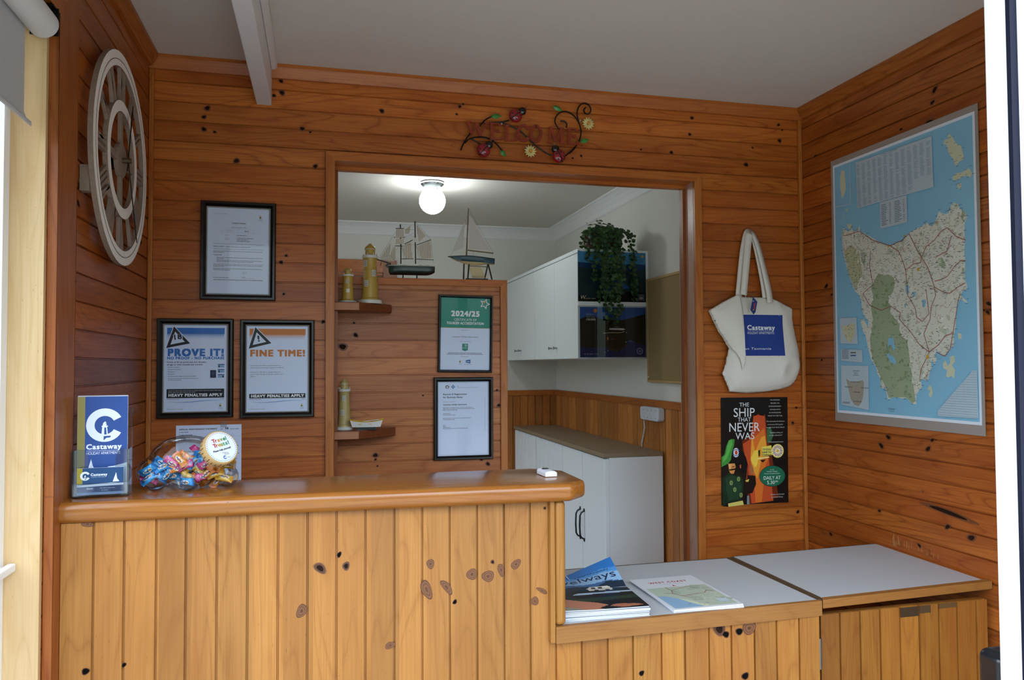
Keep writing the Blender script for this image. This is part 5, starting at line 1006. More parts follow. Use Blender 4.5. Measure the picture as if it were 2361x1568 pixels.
for k in range(44): a = 2 * pi * k / 44; s.ell((.0338 * cos(a), .0338 * sin(a)), .0011, .0011, ink(['5a5ab0', 'c05a7a', '4f9a90', '5a8ac0'][k * 4 // 44], .4), 6)
upv = Vector((0, 0, 1)); ex = upv.cross(LN).normalized(); ey = LN.cross(ex)
for i, (ch, col) in enumerate(zip('Travel', ('b8323a', 'c0503a', 'c88a3a', '8a9a40', '4f8a50', '3f8a70'))): s.text(ch, -.019 + i * .0066, .010 + i * .0012, .0085, ink(col, .4), bold=True, rot=.18)
for i, (ch, col) in enumerate(zip('Treats!', ('b8323a', 'c0603a', 'c89a3a', '9aa040', '4f9a50', '3f8a70', '3f7a50'))): s.text(ch, -.019 + i * .0060, -.0015 + i * .0011, .0085, ink(col, .4), bold=True, rot=.18)
s.text('Please help yourself', -.022, -.0125, .0040, ink('23252e', .4), bold=True, rot=.18, width=.044); s.greek(-.002, -.0150, .012, .0016, GREY, rg); s.greek(.002, -.0185, .013, .0016, GREY, rg); s.arc((.002, -.0255), .0022, .0040, 40, 330, ink('2f5f9a', .4)); s.greek(.007, -.0265, .016, .0022, LG, rg)
RM = Matrix((ex, ey, LN)).transposed().to_4x4(); s.mb.xf(Matrix.Translation(LC + LN * .0188) @ RM); s.build('lid_label', t)
# the sweets
def candy(name, c1, c2, cap, ctext):
    m = MB(); N, Mx = 14, 16; vs = []
    for i in range(Mx + 1):
        f = i / Mx * 2 - 1; x = f * .0225; b = max(0, 1 - (abs(f) / .74) ** 2.6); ry = .0105 - .0012 * b + (.0009 if i % 2 and abs(f) > .74 else 0); rz = .0009 + .0062 * b ** .5
        for j in range(N):
            a = 2 * pi * j / N; cy_, sz = cos(a), sin(a); cy_ = math.copysign(abs(cy_) ** .6, cy_); cr = .0009 * sin(4 * a + i * 1.7) * b
            vs.append((x + .0012 * sin(a * 3 + i) * (1 - b), ry * cy_, rz * sz + cr + .0010 * sin(a * 2 + 3 * f) * (1 - b)))
    for i in range(Mx): m.add([vs[i * N + j] for j in range(N)] + [vs[(i + 1) * N + j] for j in range(N)], [(j, (j + 1) % N, N + (j + 1) % N, N + j) for j in range(N)], c2 if (i < 2 or i >= Mx - 2) else c1)
    m.add([vs[j] for j in range(N)], [tuple(range(N))], c2); m.add([vs[Mx * N + j] for j in range(N)], [tuple(range(N))], c2)
    o = m.build(name, None, smooth=50); s = Sheet()
    for fl in (0, 1):
        o0 = len(s.mb.v); s.poly(ellipse((0, 0), .0125, .0056, 14), ink('e6ead8', .3)); s.ell((.006, -.001), .0045, .0036, ink('f0c06a', .3), 10); s.text('mentos', -.0108, -.0022, .0046, ctext, bold=True, width=.0210)
        s.mb.v[o0:] = [(v[0] * (1 if not fl else -1), v[1], (.0079 + v[2] * 3 - abs(v[1]) * .16 - v[0] * v[0] * 9) * (1 if not fl else -1)) for v in s.mb.v[o0:]]
    s.build('wrapper_print', o); return o
foil = lambda n, c: plain(n, c, .22, 0, .7, 160, .12, .4)
CB = candy('wrapped_sweet', foil('wrapper_blue', '2f9fe6'), foil('wrapper_blue_end', '2a84d6'), None, ink('26307a', .3))
CO = candy('wrapped_sweet', foil('wrapper_orange', 'e8943a'), foil('wrapper_orange_end', 'd8742e'), None, ink('2a2f86', .3))
CP = candy('wrapped_sweet', foil('wrapper_pink', 'dd5a9c'), foil('wrapper_pink_end', 'c83a86'), None, ink('2a2f86', .3))
CY = candy('wrapped_sweet', foil('wrapper_yellow', 'e0b440'), foil('wrapper_yellow_end', 'd89a34'), None, ink('2a2f86', .3))
rc = random.Random(21); spots = []
def ok(p, r=.0138): return all((Vector(p) - Vector(q)).length > r for q in spots)
def in_jar(p):
    x, y, z = p
    def e(c, s_): return sum(((a - b) / d) ** 2 for a, b, d in zip(p, c, s_)) < 1
    lim = .078 if x > -.035 else .066 - (-.035 - x) * .45
    return z < lim + .010 * sin(x * 60) and (e((-.005, 0, .062), (.066, .036, .050)) or e((-.072, -.004, .036), (.024, .030, .022)) or e((.048, -.010, .046), (.042, .040, .036)) or e((.010, -.046, .028), (.013, .012, .016)) or e((.080, -.026, .028), (.013, .010, .014)))
tries = 0
while len(spots) < 68 and tries < 20000:
    tries += 1; p = (rc.uniform(-.10, .10), rc.uniform(-.06, .05), rc.uniform(.010, .092))
    if in_jar(p) and ok(p): spots.append(p)
used = set(); LBL = {'B': 'blue wrapped sweet inside the glass jar', 'O': 'orange wrapped sweet inside the glass jar', 'P': 'pink wrapped sweet inside the glass jar', 'Y': 'yellow wrapped sweet inside the glass jar'}
GRP = {'B': 'blue sweets in the jar', 'O': 'orange sweets in the jar', 'P': 'pink sweets in the jar', 'Y': 'yellow sweets in the jar'}
for i, p in enumerate(spots):
    k = 'B' if p[0] < -.028 and rc.random() < .82 else rc.choice('OOPPYYB') if p[0] > -.028 else rc.choice('PO'); src = dict(B=CB, O=CO, P=CP, Y=CY)[k]
    if k not in used: used.add(k); o = src
    else: o = copy_tree(src)
    o.location = (JL[0] + p[0], JL[1] + p[1], JL[2] + p[2]); o.rotation_euler = (radians(rc.uniform(40, 140)), rc.uniform(-.9, .9), rc.uniform(-.7, .7)); o.scale = (.86,) * 3
    tag(o, LBL[k], 'sweet', GRP[k])

# ------------------------------------------------------------------ remote bell push on the counter
wp = plain('white_plastic', 'e6eaf4', .35)
t = thing('remote_control', 'small white plastic remote with dark button lying on the counter end', 'remote', (1.087, -.789, CT + .0008), (0, 0, radians(3)))
m = MB(); m.prism([(-.0155, 0), (.0155, 0), (.0155, .010), (.010, .0135), (0, .0145), (-.010, .0135), (-.0155, .010)], -.034, .034, wp, 'y'); m.build('case', t, bevel=.002)
m = MB(); m.lathe([(.0085, 0), (.0085, .0015), (.006, .002)], ink('20242c', .3), 20, (0, .012, .0142)); m.build('button', t)

# ------------------------------------------------------------------ magazines and map booklets on the bench
MAGP = (1.213, -.735); gp = plain('page_edges', 'dcdfe8', .7)
def in_poly(p, q):
    c = False
    for (x1, y1), (x2, y2) in zip(q, q[1:] + q[:1]):
        if (y1 > p[1]) != (y2 > p[1]) and p[0] < (x2 - x1) * (p[1] - y1) / (y2 - y1) + x1: c = not c
    return c
def mag_cover(s):
    w, h = .225, .297; L, B = -w / 2, -h / 2; I = lambda c: ink(c, .25)
    reg = [(I('22303f'), [(0, .178), (.05, .180), (.09, .190), (.14, .176), (.18, .200), (w, .196), (w, .15), (0, .15)]), (I('a8bdd0'), [(.06, .118), (w, .126), (w, .137), (.08, .134)]),
        (I('26382a'), [(0, .085), (w, .100), (w, .075), (.12, .065), (0, .06)]), (I('c9c5b4'), [(.118, .150), (.180, .150), (.184, .164), (.176, .180), (.128, .180), (.114, .166)]),
        (I('b8795e'), [(0, 0), (0, .09), (.03, .095), (.07, .07), (.11, .05), (.13, .03), (.10, .01), (.11, 0)]), (I('a86a50'), [(.13, .02), (.15, .035), (.20, .028), (.215, .015), (.16, .006)]), (I('8f8f80'), [(0, 0), (0, .035), (.04, .02), (.06, 0)]),
        (I('3a3a40'), [(.128, .162), (.140, .162), (.140, .174), (.128, .174)]), (I('3a3a40'), [(.146, .162), (.158, .162), (.158, .174), (.146, .174)]), (I('2a2a2e'), [(.132, .150), (.144, .150), (.144, .157), (.132, .157)]), (I('2a2a2e'), [(.160, .150), (.172, .150), (.172, .157), (.160, .157)])]
    NX_, NY_ = 60, 80; vs = [(L + w * i / NX_, B + h * j / NY_, 0) for j in range(NY_ + 1) for i in range(NX_ + 1)]; by = {}
    for j in range(NY_):
        for i in range(NX_):
            p = (w * (i + .5) / NX_, h * (j + .5) / NY_); y = p[1] + .004 * sin(p[0] * 60)
            m_ = I('2f74bb') if y > .258 else I('4f8cc8') if y > .240 else I('86aacb') if y > .200 else I('3f618c') if y > .178 else I('17171b')
            for c, q in reg:
                if in_poly(p, q): m_ = c
            k0 = j * (NX_ + 1) + i; by.setdefault(m_.name, (m_, []))[1].append((k0, k0 + 1, k0 + NX_ + 2, k0 + NX_ + 1))
    o0 = len(s.mb.v); s.mb.v += vs
    for m_, fs in by.values():
        k = s.mb.mi(m_)
        for f in fs: s.mb.f.append([q + o0 for q in f]); s.mb.m.append(k)
    s.z = .0006
    s.text('travelways', L + .004, B + .215, .030, ink('1b2c48', .25), width=.212); s.text('TASMANIAN', L + w - .022, B + .250, .0060, ink('1f3350', .25), 'R', width=.10)
NMAG = 8
for i in range(NMAG):
    lb = 'topmost travelways magazine of the pile, corner curled up, blue sky cover' if i == NMAG - 1 else ('bottom magazine of the pile on the white bench' if i == 0 else 'magazine inside the pile on the white bench under the curled one')
    t = thing('magazine', lb, 'magazine', (MAGP[0] + rg.uniform(-.003, .003) * (i < NMAG - 1), MAGP[1] + rg.uniform(-.002, .002), BZ + .0004 + i * .0030), (0, 0, radians(-3.0 + rg.uniform(-.8, .8))), 'magazines piled on the bench' if 0 < i < NMAG - 1 else None)
    top = i == NMAG - 1
    def curl(x, y, z, k=1.0, i=i):
        f = max(0, (x + .02) / .13) * max(0, (y - .02) / .13); g = max(0, (-x - .03) / .08) * max(0, (-y - .08) / .06)
        return (x - .006 * f * k, y - .012 * f * k, z + .050 * f * k + .0022 * g * (i - 3) * .2)
    m = MB(); NX, NY = (30, 40) if top else (8, 12)
    pl = gp
    for lv in range(2):
        z0 = .0001 + lv * .0014; m.add([(-.1115 + .223 * a / NX, -.147 + .294 * b / NY, z) for z in (z0, z0 + .0012) for b in range(NY + 1) for a in range(NX + 1)],
            [tuple(q + r for r in (a + b * (NX + 1), a + 1 + b * (NX + 1), a + 1 + (b + 1) * (NX + 1), a + (b + 1) * (NX + 1))) for q in (0, (NX + 1) * (NY + 1)) for b in range(NY) for a in range(NX)], pl)
        K2 = (NX + 1) * (NY + 1)
        m.add([(-.1115 + .223 * a / NX, -.147, z) for z in (z0, z0 + .0012) for a in range(NX + 1)], [(a, a + 1, NX + 2 + a, NX + 1 + a) for a in range(NX)], pl)
        m.add([(.1115, -.147 + .294 * b / NY, z) for z in (z0, z0 + .0012) for b in range(NY + 1)], [(a, a + 1, NY + 2 + a, NY + 1 + a) for a in range(NY)], pl)
    k = (i / (NMAG - 1)) ** 3 * .9 + .1 * (i > 3)
    m.v = [curl(*v, k if top else 0) for v in m.v]; m.build('pages', t)
    s = Sheet()
    if top: mag_cover(s)
    else: s.grid(-.1125, -.1485, .1125, .1485, ink('2a3a55', .25), 8, 12)
    s.mb.v = [(v[0], v[1], v[2] + .0030) for v in s.mb.v]
    kk = k if top else 0; s.mb.v = [curl(*v, kk) for v in s.mb.v]; s.build('cover', t)
def west(s):
    w, h = .190, .275; L, B = -w / 2, -h / 2; rw = random.Random(31)
    s.rect(L, B, L + w, B + h, ink('cfd3d6', .35)); RDT = ink('a8322c', .35)
    s.text('WEST COAST', 0, B + .222, .0125, RDT, 'C', True, width=.115, track=.06); s.greek(-.035, B + .208, .035, .003, LG, rw); s.poly([(-.005, B + .188), (.006, B + .188), (.002, B + .193), (0, B + .201), (-.003, B + .194)], RDT)
    a, b, c, d = L + .008, B + .010, L + w - .008, B + .182
    s.rect(a, b, c, d, ink('aebba8', .35)); s.poly([(a, b), (a, b + .105), (a + .022, b + .098), (a + .045, b + .070), (a + .060, b + .040), (a + .085, b)], ink('86a9c4', .35)); s.poly([(a + .045, b + .072), (a + .062, b + .060), (a + .085, b + .020), (a + .10, b + .012), (a + .09, b), (a + .08, b), (a + .06, b + .035)], ink('c5cdb0', .35))
    for k in range(30): p = (rw.uniform(a + .06, c), rw.uniform(b + .02, d)); s.ell(p, rw.uniform(.004, .012), rw.uniform(.004, .012), ink(rw.choice(('9fae9c', 'b8c2b0', 'a8b0a4')), .35), 8)
    for pts in ([(.055, .17), (.06, .14), (.05, .115), (.065, .09), (.10, .095), (.135, .10), (.15, .12)], [(.06, .14), (.08, .15), (.12, .165)], [(.065, .09), (.085, .06)], [(.05, .115), (.03, .12)], [(.15, .12), (.165, .10)]): s.line([(a + x, b + y) for x, y in pts], .0013, ink('9a4a44', .35))
    for k in range(46): p = (rw.uniform(a + .01, c - .01), rw.uniform(b + .01, d)); s.greek(p[0], p[1], p[0] + rw.uniform(.004, .009), .0016, ink('5d6660', .35), rw)
    s.rect(c - .040, b + .018, c - .010, b + .045, ink('b8c6c8', .35))
for i, lb in enumerate(('lower West Coast map booklet under the top one on the bench', 'middle West Coast map booklet between two others on the bench', 'top West Coast map booklet with pale green map beside the magazines')):
    t = thing('map_booklet', lb, 'map booklet', (1.474 + .004 * (2 - i), -.748 - .002 * i, BZ + .0004 + i * .0034), (0, 0, radians(-1.5 + 1.2 * i)))
    m = MB(); m.box(-.0950, .0950, -.1375, .1375, .0001, .0026, gp); m.build('pages', t); s = Sheet(); west(s); s.build('cover', t, (0, 0, .0028))
# ------------------------------------------------------------------ shelves and their ornaments
def shelf(label, zt, xr):
    t = thing('wall_shelf', label, 'shelf', (.66, .12, zt - .029))
    m = MB(); m.prism([(-.20, -.078), (.004, -.080), (xr - .66, .028), (xr - .66, .069), (-.20, .069)], 0, .029, shelf_wood); m.build('board', t, bevel=.0025)
    m = MB(); m.box(-.20, .002, -.0805, -.0782, .002, .027, shelf_face); m.build('front_edge', t)
    return t
shelf('upper corner shelf of thick brown timber holding two lighthouses', 1.634, .784)
s2 = shelf('lower corner shelf of thick brown timber holding lighthouse and dinghy', 1.192, .797)
ly = plain('lighthouse_yellow', 'b99a42', .35, 0, .5, 30, .14); lyp = plain('lighthouse_pale', 'b5a468', .35, 0, .5, 30, .14); lw = plain('lighthouse_white', 'cfcfc8', .45, 0, .4, 60, .06); lgrey = ink('8a8a80')
def lighthouse(label, x, y, z, H, W, body, wins, posts):
    """H height, W base width"""
    t = thing('lighthouse_ornament', label, 'ornament', (x, y, z)); b = W / 2
    m = MB(); m.lathe([(b, 0), (b, H * .055), (b * .97, H * .06)], lw, 32); m.build('plinth', t, smooth=40)
    m = MB(); m.lathe([(b * .80, H * .0605), (b * .78, H * .085), (b * .68, H * .10), (b * .645, H * .25), (b * .60, H * .45), (b * .56, H * .62), (b * .545, H * .715), (b * .60, H * .74), (b * .62, H * .755)], body, 32)
    for k in (.26, .42, .56): m.lathe([(b * (.655 - .10 * k), H * k), (b * (.662 - .10 * k), H * (k + .004)), (b * (.655 - .10 * k), H * (k + .008))], body, 32)
    m.build('tower', t, smooth=40)
    m = MB(); m.lathe([(b * .66, H * .7555), (b * .67, H * .765), (b * .67, H * .80), (b * .60, H * .806)], lw, 32)
    for k in range(posts): a = 2 * pi * k / posts + .4; m.tube([(b * .61 * cos(a), b * .61 * sin(a), H * .80), (b * .61 * cos(a), b * .61 * sin(a), H * .838)], b * .035, lw, 6)
    m.build('gallery', t, smooth=40)
    m = MB(); m.lathe([(b * .42, H * .8065), (b * .42, H * .895)], body, 28); m.lathe([(b * .43, H * .8955), (b * .47, H * .903), (b * .47, H * .912), (b * .43, H * .935), (b * .34, H * .958), (b * .18, H * .972), (b * .17, H * .985), (b * .10, H * 1.0)], body, 28); m.lathe([(b * .475, H * .898), (b * .475, H * .906)], lw, 28)
    m.build('lantern_room', t, smooth=40)
    for az, zz, n in wins:
        m = MB(); r = b * (.655 - .10 * zz) ; ww, hh = W * .18, H * .052; a0 = radians(az); hw = ww / r / 2
        def P(a, q, l): return ((r + l) * cos(a), (r + l) * sin(a), q)
        for i in range(5):
            if n and i < 4: pass
        K_ = 6; vs = [P(a0 - hw + 2 * hw * i / K_, H * zz + q, .0012) for q in (-hh, hh) for i in range(K_ + 1)]; m.add(vs, [(i, i + 1, K_ + 2 + i, K_ + 1 + i) for i in range(K_)], lw)
        for i in range(3):
            for j in range(3):
                c0, c1 = a0 - hw + 2 * hw * (.12 + i * .28), a0 - hw + 2 * hw * (.32 + i * .28); q0, q1 = H * zz - hh + 2 * hh * (.12 + j * .28), H * zz - hh + 2 * hh * (.32 + j * .28)
                if n: m.add([P(c0, q0, .0018), P(c1, q0, .0018), P(c1, q1, .0018), P(c0, q1, .0018)], [(0, 1, 2, 3)], lgrey)
        m.build('window', t)
    return t
lighthouse('tall yellow lighthouse ornament with grid windows on the upper shelf', .705, .118, 1.6345, .2145, .083, ly, ((-135, .66, 1), (-62, .50, 1), (-125, .33, 1)), 8)
lighthouse('small yellow lighthouse ornament left of the tall one, upper shelf', .627, .100, 1.6345, .125, .061, ly, ((-96, .60, 1), (-92, .34, 0)), 7)
lighthouse('pale yellow lighthouse ornament beside the dinghy on the lower shelf', .616, .115, 1.1925, .176, .066, lyp, ((-95, .62, 1), (-112, .34, 1)), 9)
# dinghy
t = thing('model_dinghy', 'small white model rowing dinghy with yellow rim on lower shelf', 'model boat', (.690, .075, 1.1925), (0, 0, radians(-3)))
dw = plain('dinghy_white', 'e2e2dc', .4); dy = plain('dinghy_rim', 'c8a02e', .5); dk = plain('dinghy_inside', '4a3a20', .6)
m = MB(); N = 12; out_, inn, rim = [], [], []
def sec(f): return .021 * (sin(pi * min(1, (f + .14) / 1.28)) ** .7)
for i in range(N + 1):
    f = i / N; x = -.056 + .112 * f; wv = sec(f) if f > .02 else .012; zt = .0285 + .006 * (2 * f - 1) ** 2
    for k, w2 in ((-1, wv), (1, wv)): out_.append((x, k * w2, zt))
    out_ += [(x * .86, -w2 * .62, .010), (x * .86, w2 * .62, .010)]; inn += [(x * .95, -wv * .88, zt), (x * .95, wv * .88, zt), (x * .82, -wv * .52, .0125), (x * .82, wv * .52, .0125)]
fs = []
for i in range(N): a, b = 4 * i, 4 * i + 4; fs += [(a, b, b + 2, a + 2), (a + 1, a + 3, b + 3, b + 1), (a + 2, b + 2, b + 3, a + 3)]
fs += [(0, 1, 3, 2), (4 * N, 4 * N + 2, 4 * N + 3, 4 * N + 1)]
m.add(out_, fs, dw); m.add(inn, fs, dk)
m.build('hull', t, smooth=50)
m = MB()
for sg in (0, 1): m.tube([(out_[4 * i + sg][0], out_[4 * i + sg][1], out_[4 * i + sg][2] + .0005) for i in range(N + 1)], .0016, dy, 6)
m.build('rim', t)
m = MB(); 
for x in (-.022, .012): m.box(x - .006, x + .006, -.018, .018, .020, .022, dy)
m.build('thwart', t); m = MB(); m.tube([(-.03, -.006, .027), (.045, .008, .034)], .0011, dw, 6); m.tube([(.045, .008, .034), (.058, .012, .038)], .0022, dy, 6); m.build('oar', t)
m = MB(); m.box(-.034, .034, -.012, .012, 0, .0095, blk); m.build('cradle', t)

# ------------------------------------------------------------------ model ships on top of the partition
sail = plain('sail_cloth', 'cfc8b8', .85, nscale=200, namt=.05); spar = plain('spar_black', '17120f', .5); hullg = plain('hull_green', '17332f', .25, 0, .5); hullb = plain('hull_brown', '1c120e', .4); keelm = plain('keel_dark', '3a3532', .5); lnm = plain('rigging', '2e2a26', .8)
t = thing('model_schooner', 'dark green hulled model sailing ship with striped cream sails on partition', 'model ship', (.85, .222, 1.7376))
H = SHIP['hull']; m = MB()
def hull_loft(mb, prof_top, zs, wid, mats, n=18):
    pass
xs0, xs1 = -.072, .100; N = 20; vs = []; rows = [(1.0, .048), (.98, .040), (.92, .031), (.72, .023), (.35, .0165), (.06, .0145)]
for i in range(N + 1):
    f = i / N; x = xs0 + (xs1 - xs0) * f; wv = .0200 * (min(1, f / .30) ** .55) * (1 - .35 * max(0, (f - .75) / .25) ** 2)
    for k, z in rows: 
        sh_ = .006 * max(0, (f - .80) / .20) ** 2 * (1 - (z - .0145) / .034); zz = z + sh_ * 1.8
        vs += [(x + (.012 * (1 - f) * (k - 1) * -.6), -wv * k, zz), (x + (.012 * (1 - f) * (k - 1) * -.6), wv * k, zz)]
R2 = len(rows) * 2
for i in range(N):
    for r in range(len(rows) - 1):
        mt = hullg if r < 3 else hullb
        for sg in (0, 1): a = i * R2 + r * 2 + sg; m.add([vs[a], vs[a + R2], vs[a + R2 + 2], vs[a + 2]], [(0, 1, 2, 3)], mt)
    a = i * R2; m.add([vs[a], vs[a + 1], vs[a + R2 + 1], vs[a + R2]], [(0, 1, 2, 3)], plain('deck', '8a7a60', .7) if i == 0 else m.mats[-1])
m.add([vs[N * R2 + r] for r in range(R2)], [tuple(list(range(0, R2, 2)) + list(range(R2 - 1, 0, -2)))], hullg)
m.build('hull', t, smooth=60)
m = MB(); m.prism(SHIP['keel'], -.0015, .0015, keelm, 'y'); m.build('keel', t)
m = MB()
for sg in (-1, 1): m.tube([(xs0, sg * .001, .0485)] + [(xs0 + (xs1 - xs0) * f, sg * .0200 * (min(1, f / .30) ** .55) * (1 - .35 * max(0, (f - .75) / .25) ** 2), .0485) for f in (.08, .2, .35, .6, .85, 1)], .0009, plain('gunwale_white', 'c8c8c0', .5), 6)
m.build('gunwale', t)
for i, sp_ in enumerate(SHIP['spars']):
    (a, b), (c, d) = sp_; nm = 'bowsprit' if i == 0 else 'mast' if i < 4 else 'yard' if i < 7 else 'spar'
    b2 = b - .012 if 0 < i < 4 and i != 2 else b
    MB().tube([(a, 0, b), (c, 0, d if not (i in (1, 3)) else d - .006)], .0022 if i < 4 else .0013, spar, 8).build(nm, t, smooth=60)
for i, sl in enumerate(SHIP['sails']):
    s = Sheet(); s.poly(sl, sail); s.z += .0002; xa, xb = min(p[0] for p in sl), max(p[0] for p in sl); k = xa + .005
    def cut(x):
        r = []
        for (x1, y1), (x2, y2) in zip(sl, sl[1:] + sl[:1]):
            if (x1 > x) != (x2 > x): r.append(y1 + (y2 - y1) * (x - x1) / (x2 - x1))
        return sorted(r)
    while k < xb:
        q = cut(k)
        if len(q) >= 2: s.line([(k, q[0]), (k, q[-1])], .0007, lnm)
        k += .0062
    y_ = -.004 if i < 2 else -.001 * (i % 3)
    s.build('sail', t, (0, y_, 0), FACE_BACK)
m = MB()
for (a, b), (c, d) in SHIP['lines']: m.tube([(a, -.003, b), (c, -.003, d)], .00035, lnm, 5)
m.build('rigging', t)
m = MB(); m.box(*[SHIP['label'][0][0], SHIP['label'][1][0]], -.004, -.0036, SHIP['label'][1][1], SHIP['label'][0][1], ink('c8c8c4')); m.build('price_label', t)
m = MB()
for x in (-.018, .034): m.tube([(x, 0, .001), (x, 0, .004), (x, 0, .017)], [.0062, .0028, .0024], spar, 12)
m.build('stand', t)
m = MB()
for x in (-.048, -.010, .048, .074): m.box(x - .006, x + .006, -.006, .006, .0482, .053, ink('a8a294')); 
m.build('deck_house', t)
# sailing yacht
t = thing('model_yacht', 'blue hulled model yacht with two white sails on timber stand', 'model ship', (1.09, .222, 1.7378))
yb = plain('yacht_blue', '17404f', .35); yd = plain('yacht_deck', '1a2226', .5); yc = plain('yacht_cream', 'c2b488', .5); yw = plain('yacht_timber', '6a5434', .5); ydk = plain('yacht_stand', '2e2216', .5)
ysail = plain('yacht_sail', 'c6c4be', .85, nscale=150, namt=.04)
dk_, md, lo_ = BOAT['deck'], BOAT['mid'], BOAT['low']
def lerp_pl(pl, x):
    for (a, b), (c, d) in zip(pl, pl[1:]):
        if a <= x <= c: return b + (d - b) * (x - a) / (c - a)
    return pl[0][1] if x < pl[0][0] else pl[-1][1]
m = MB(); N = 20; X0, X1 = dk_[0][0], md[-1][0]; vs = []
for i in range(N + 1):
    f = i / N; x = X0 + (X1 - X0) * f; wv = .024 * sin(pi * (.02 + .80 * f)) ** .8; zd, zm = lerp_pl(dk_, x), lerp_pl(md, x); zl = min(zm, lerp_pl(lo_, x)) if lo_[0][0] < x < lo_[-1][0] else zm - .0008
    zz = (zd - .0, zd - .0035, zm, zl); ww = (wv, wv * 1.02, wv * .86, wv * .06)
    for z, w_ in zip(zz, ww): vs += [(x, -w_, z), (x, w_, z)]
for i in range(N):
    for r, mt in ((0, yd), (1, yb), (2, yc)):
        for sg in (0, 1): a = i * 8 + r * 2 + sg; m.add([vs[a], vs[a + 8], vs[a + 10], vs[a + 2]], [(0, 1, 2, 3)], mt)
    a = i * 8; m.add([vs[a], vs[a + 1], vs[a + 9], vs[a + 8]], [(0, 1, 2, 3)], yd)
m.add([vs[N * 8 + r] for r in range(8)], [(0, 2, 4, 6, 7, 5, 3, 1)], yb); m.build('hull', t, smooth=60)
(a, b), (c, d) = BOAT['mast']; MB().tube([(a, 0, b), (c, 0, d - .006)], [.0018, .0030], yw, 10).build('mast', t, smooth=60)
(a, b), (c, d) = BOAT['boom']; MB().tube([(a, 0, b), (c, 0, d)], .0024, yw, 10).build('boom', t, smooth=60)
for k in ('main', 'jib'):
    s = Sheet(); s.poly(BOAT[k], ysail); s.build('sail', t, (0, -.001, 0), FACE_BACK)
m = MB()
for (a, b), (c, d) in BOAT['stay']: m.tube([(a, .001, b), (c, .001, d)], .0003, lnm, 5)
m.build('stay', t)
for j, ((a, b), (c, d)) in enumerate(BOAT['legs']): MB().tube([(a, 0, b), (c, -.030 if j % 2 else .030, .0022)], .0028, ydk, 6).build('stand_leg', t)
m = MB(); (a, b), (c, d) = BOAT['bars'][0]; m.tube([(a, .002, b), (c, .002, d)], .0016, yw, 6); m.box(-.026, .060, -.031, -.027, .0005, .0045, ydk); m.box(-.026, .060, .027, .031, .0005, .0045, ydk); m.build('stand_rail', t)
m = MB(); k = BOAT['keel']; m.prism([(p[0], max(p[1], .004)) for p in k], -.0012, .0012, yc, 'y'); m.build('keel', t)

# ------------------------------------------------------------------ globe ceiling light in the office
G = (1.085, 1.230, CEIL2 - .0006)
t = thing('ceiling_light', 'lit white globe ceiling light on chrome base in the office', 'ceiling light', G)
m = MB(); m.lathe([(.056, 0), (.060, -.004), (.060, -.012), (.054, -.018), (.044, -.018)], chrome, 40); m.build('base', t, smooth=40)
m = MB(); m.lathe([(.043, -.0182), (.043, -.050)], plain('lamp_collar', 'c8ced0', .35, .3), 36)
for k in range(3): a = k * 2.094 - 1.2; m.tube([(.042 * cos(a), .042 * sin(a), -.042), (.050 * cos(a), .050 * sin(a), -.042)], .003, chrome, 8)
m.build('collar', t, smooth=40)
MB().ball((0, 0, -.097), .0665, glow('lamp_glow', (.90, .98, 1.0, 1), GLOBE), 36, 24).build('globe', t, smooth=80)

# ------------------------------------------------------------------ cabinets along the right wall of the office
cabg = plain('cabinet_groove', '9fb0b4', .5)
def buffet(label, y0, y1, beaded):
    t = thing('buffet_cabinet', label, 'cabinet', (1.95, (y0 + y1) / 2, 0)); W2, L2 = .143, (y1 - y0) / 2
    m = MB(); m.box(-W2 + .020, .145, -L2, L2, .0, .984, cab_white); m.box(-W2 + .0005, -W2 + .0195, -L2 + .001, -L2 + .018, .0, .975, cab_white); m.build('body', t, bevel=.001)
    m = MB(); m.box(-W2 - .010, .1475, -L2, L2, .9845, 1.0035, brown_top); m.build('top', t, bevel=.003)
    n = 2; wd = (2 * L2 - .006) / n
    for i in range(n):
        a = -L2 + .003 + i * wd; m = MB()
        g = [a + k * .0255 + .012 for k in range(1, int(wd / .0255))] if beaded else []
        if beaded: board_list(m, lambda q, d, c: (-W2 + d, c, q), .02, .978, a + .0015, a + wd - .0015, g, cab_white, .005, .003); m.box(-W2 + .004, -W2 + .019, a + .0015, a + wd - .0015, .02, .978, cab_white)
        else: m.box(-W2, -W2 + .0185, a + .0015, a + wd - .0015, .02, .978, cab_white)
        d_ = m.build('door', t)
        hy = a + wd - .030 if i == 0 else a + .030
        h_ = MB(); hx = -W2 - .0005
        h_.tube([(hx, hy, .690), (hx - .016, hy, .682), (hx - .024, hy, .668), (hx - .026, hy, .62), (hx - .024, hy, .572), (hx - .016, hy, .558), (hx, hy, .550)], .0042, plain('handle_black', '14161a', .35, .3), 10)
        for z in (.694, .546): h_.ball((hx - .003, hy, z), .0065, h_.mats[0], 12, 8, (.5, 1, 1.3))
        h_.build('handle', d_, smooth=60)
    return t
buffet('near white buffet cabinet with plain doors, black bow handles and brown top', .700, 1.342, False)
buffet('far white buffet cabinet with beaded doors and brown top', 1.3435, 2.40, True)
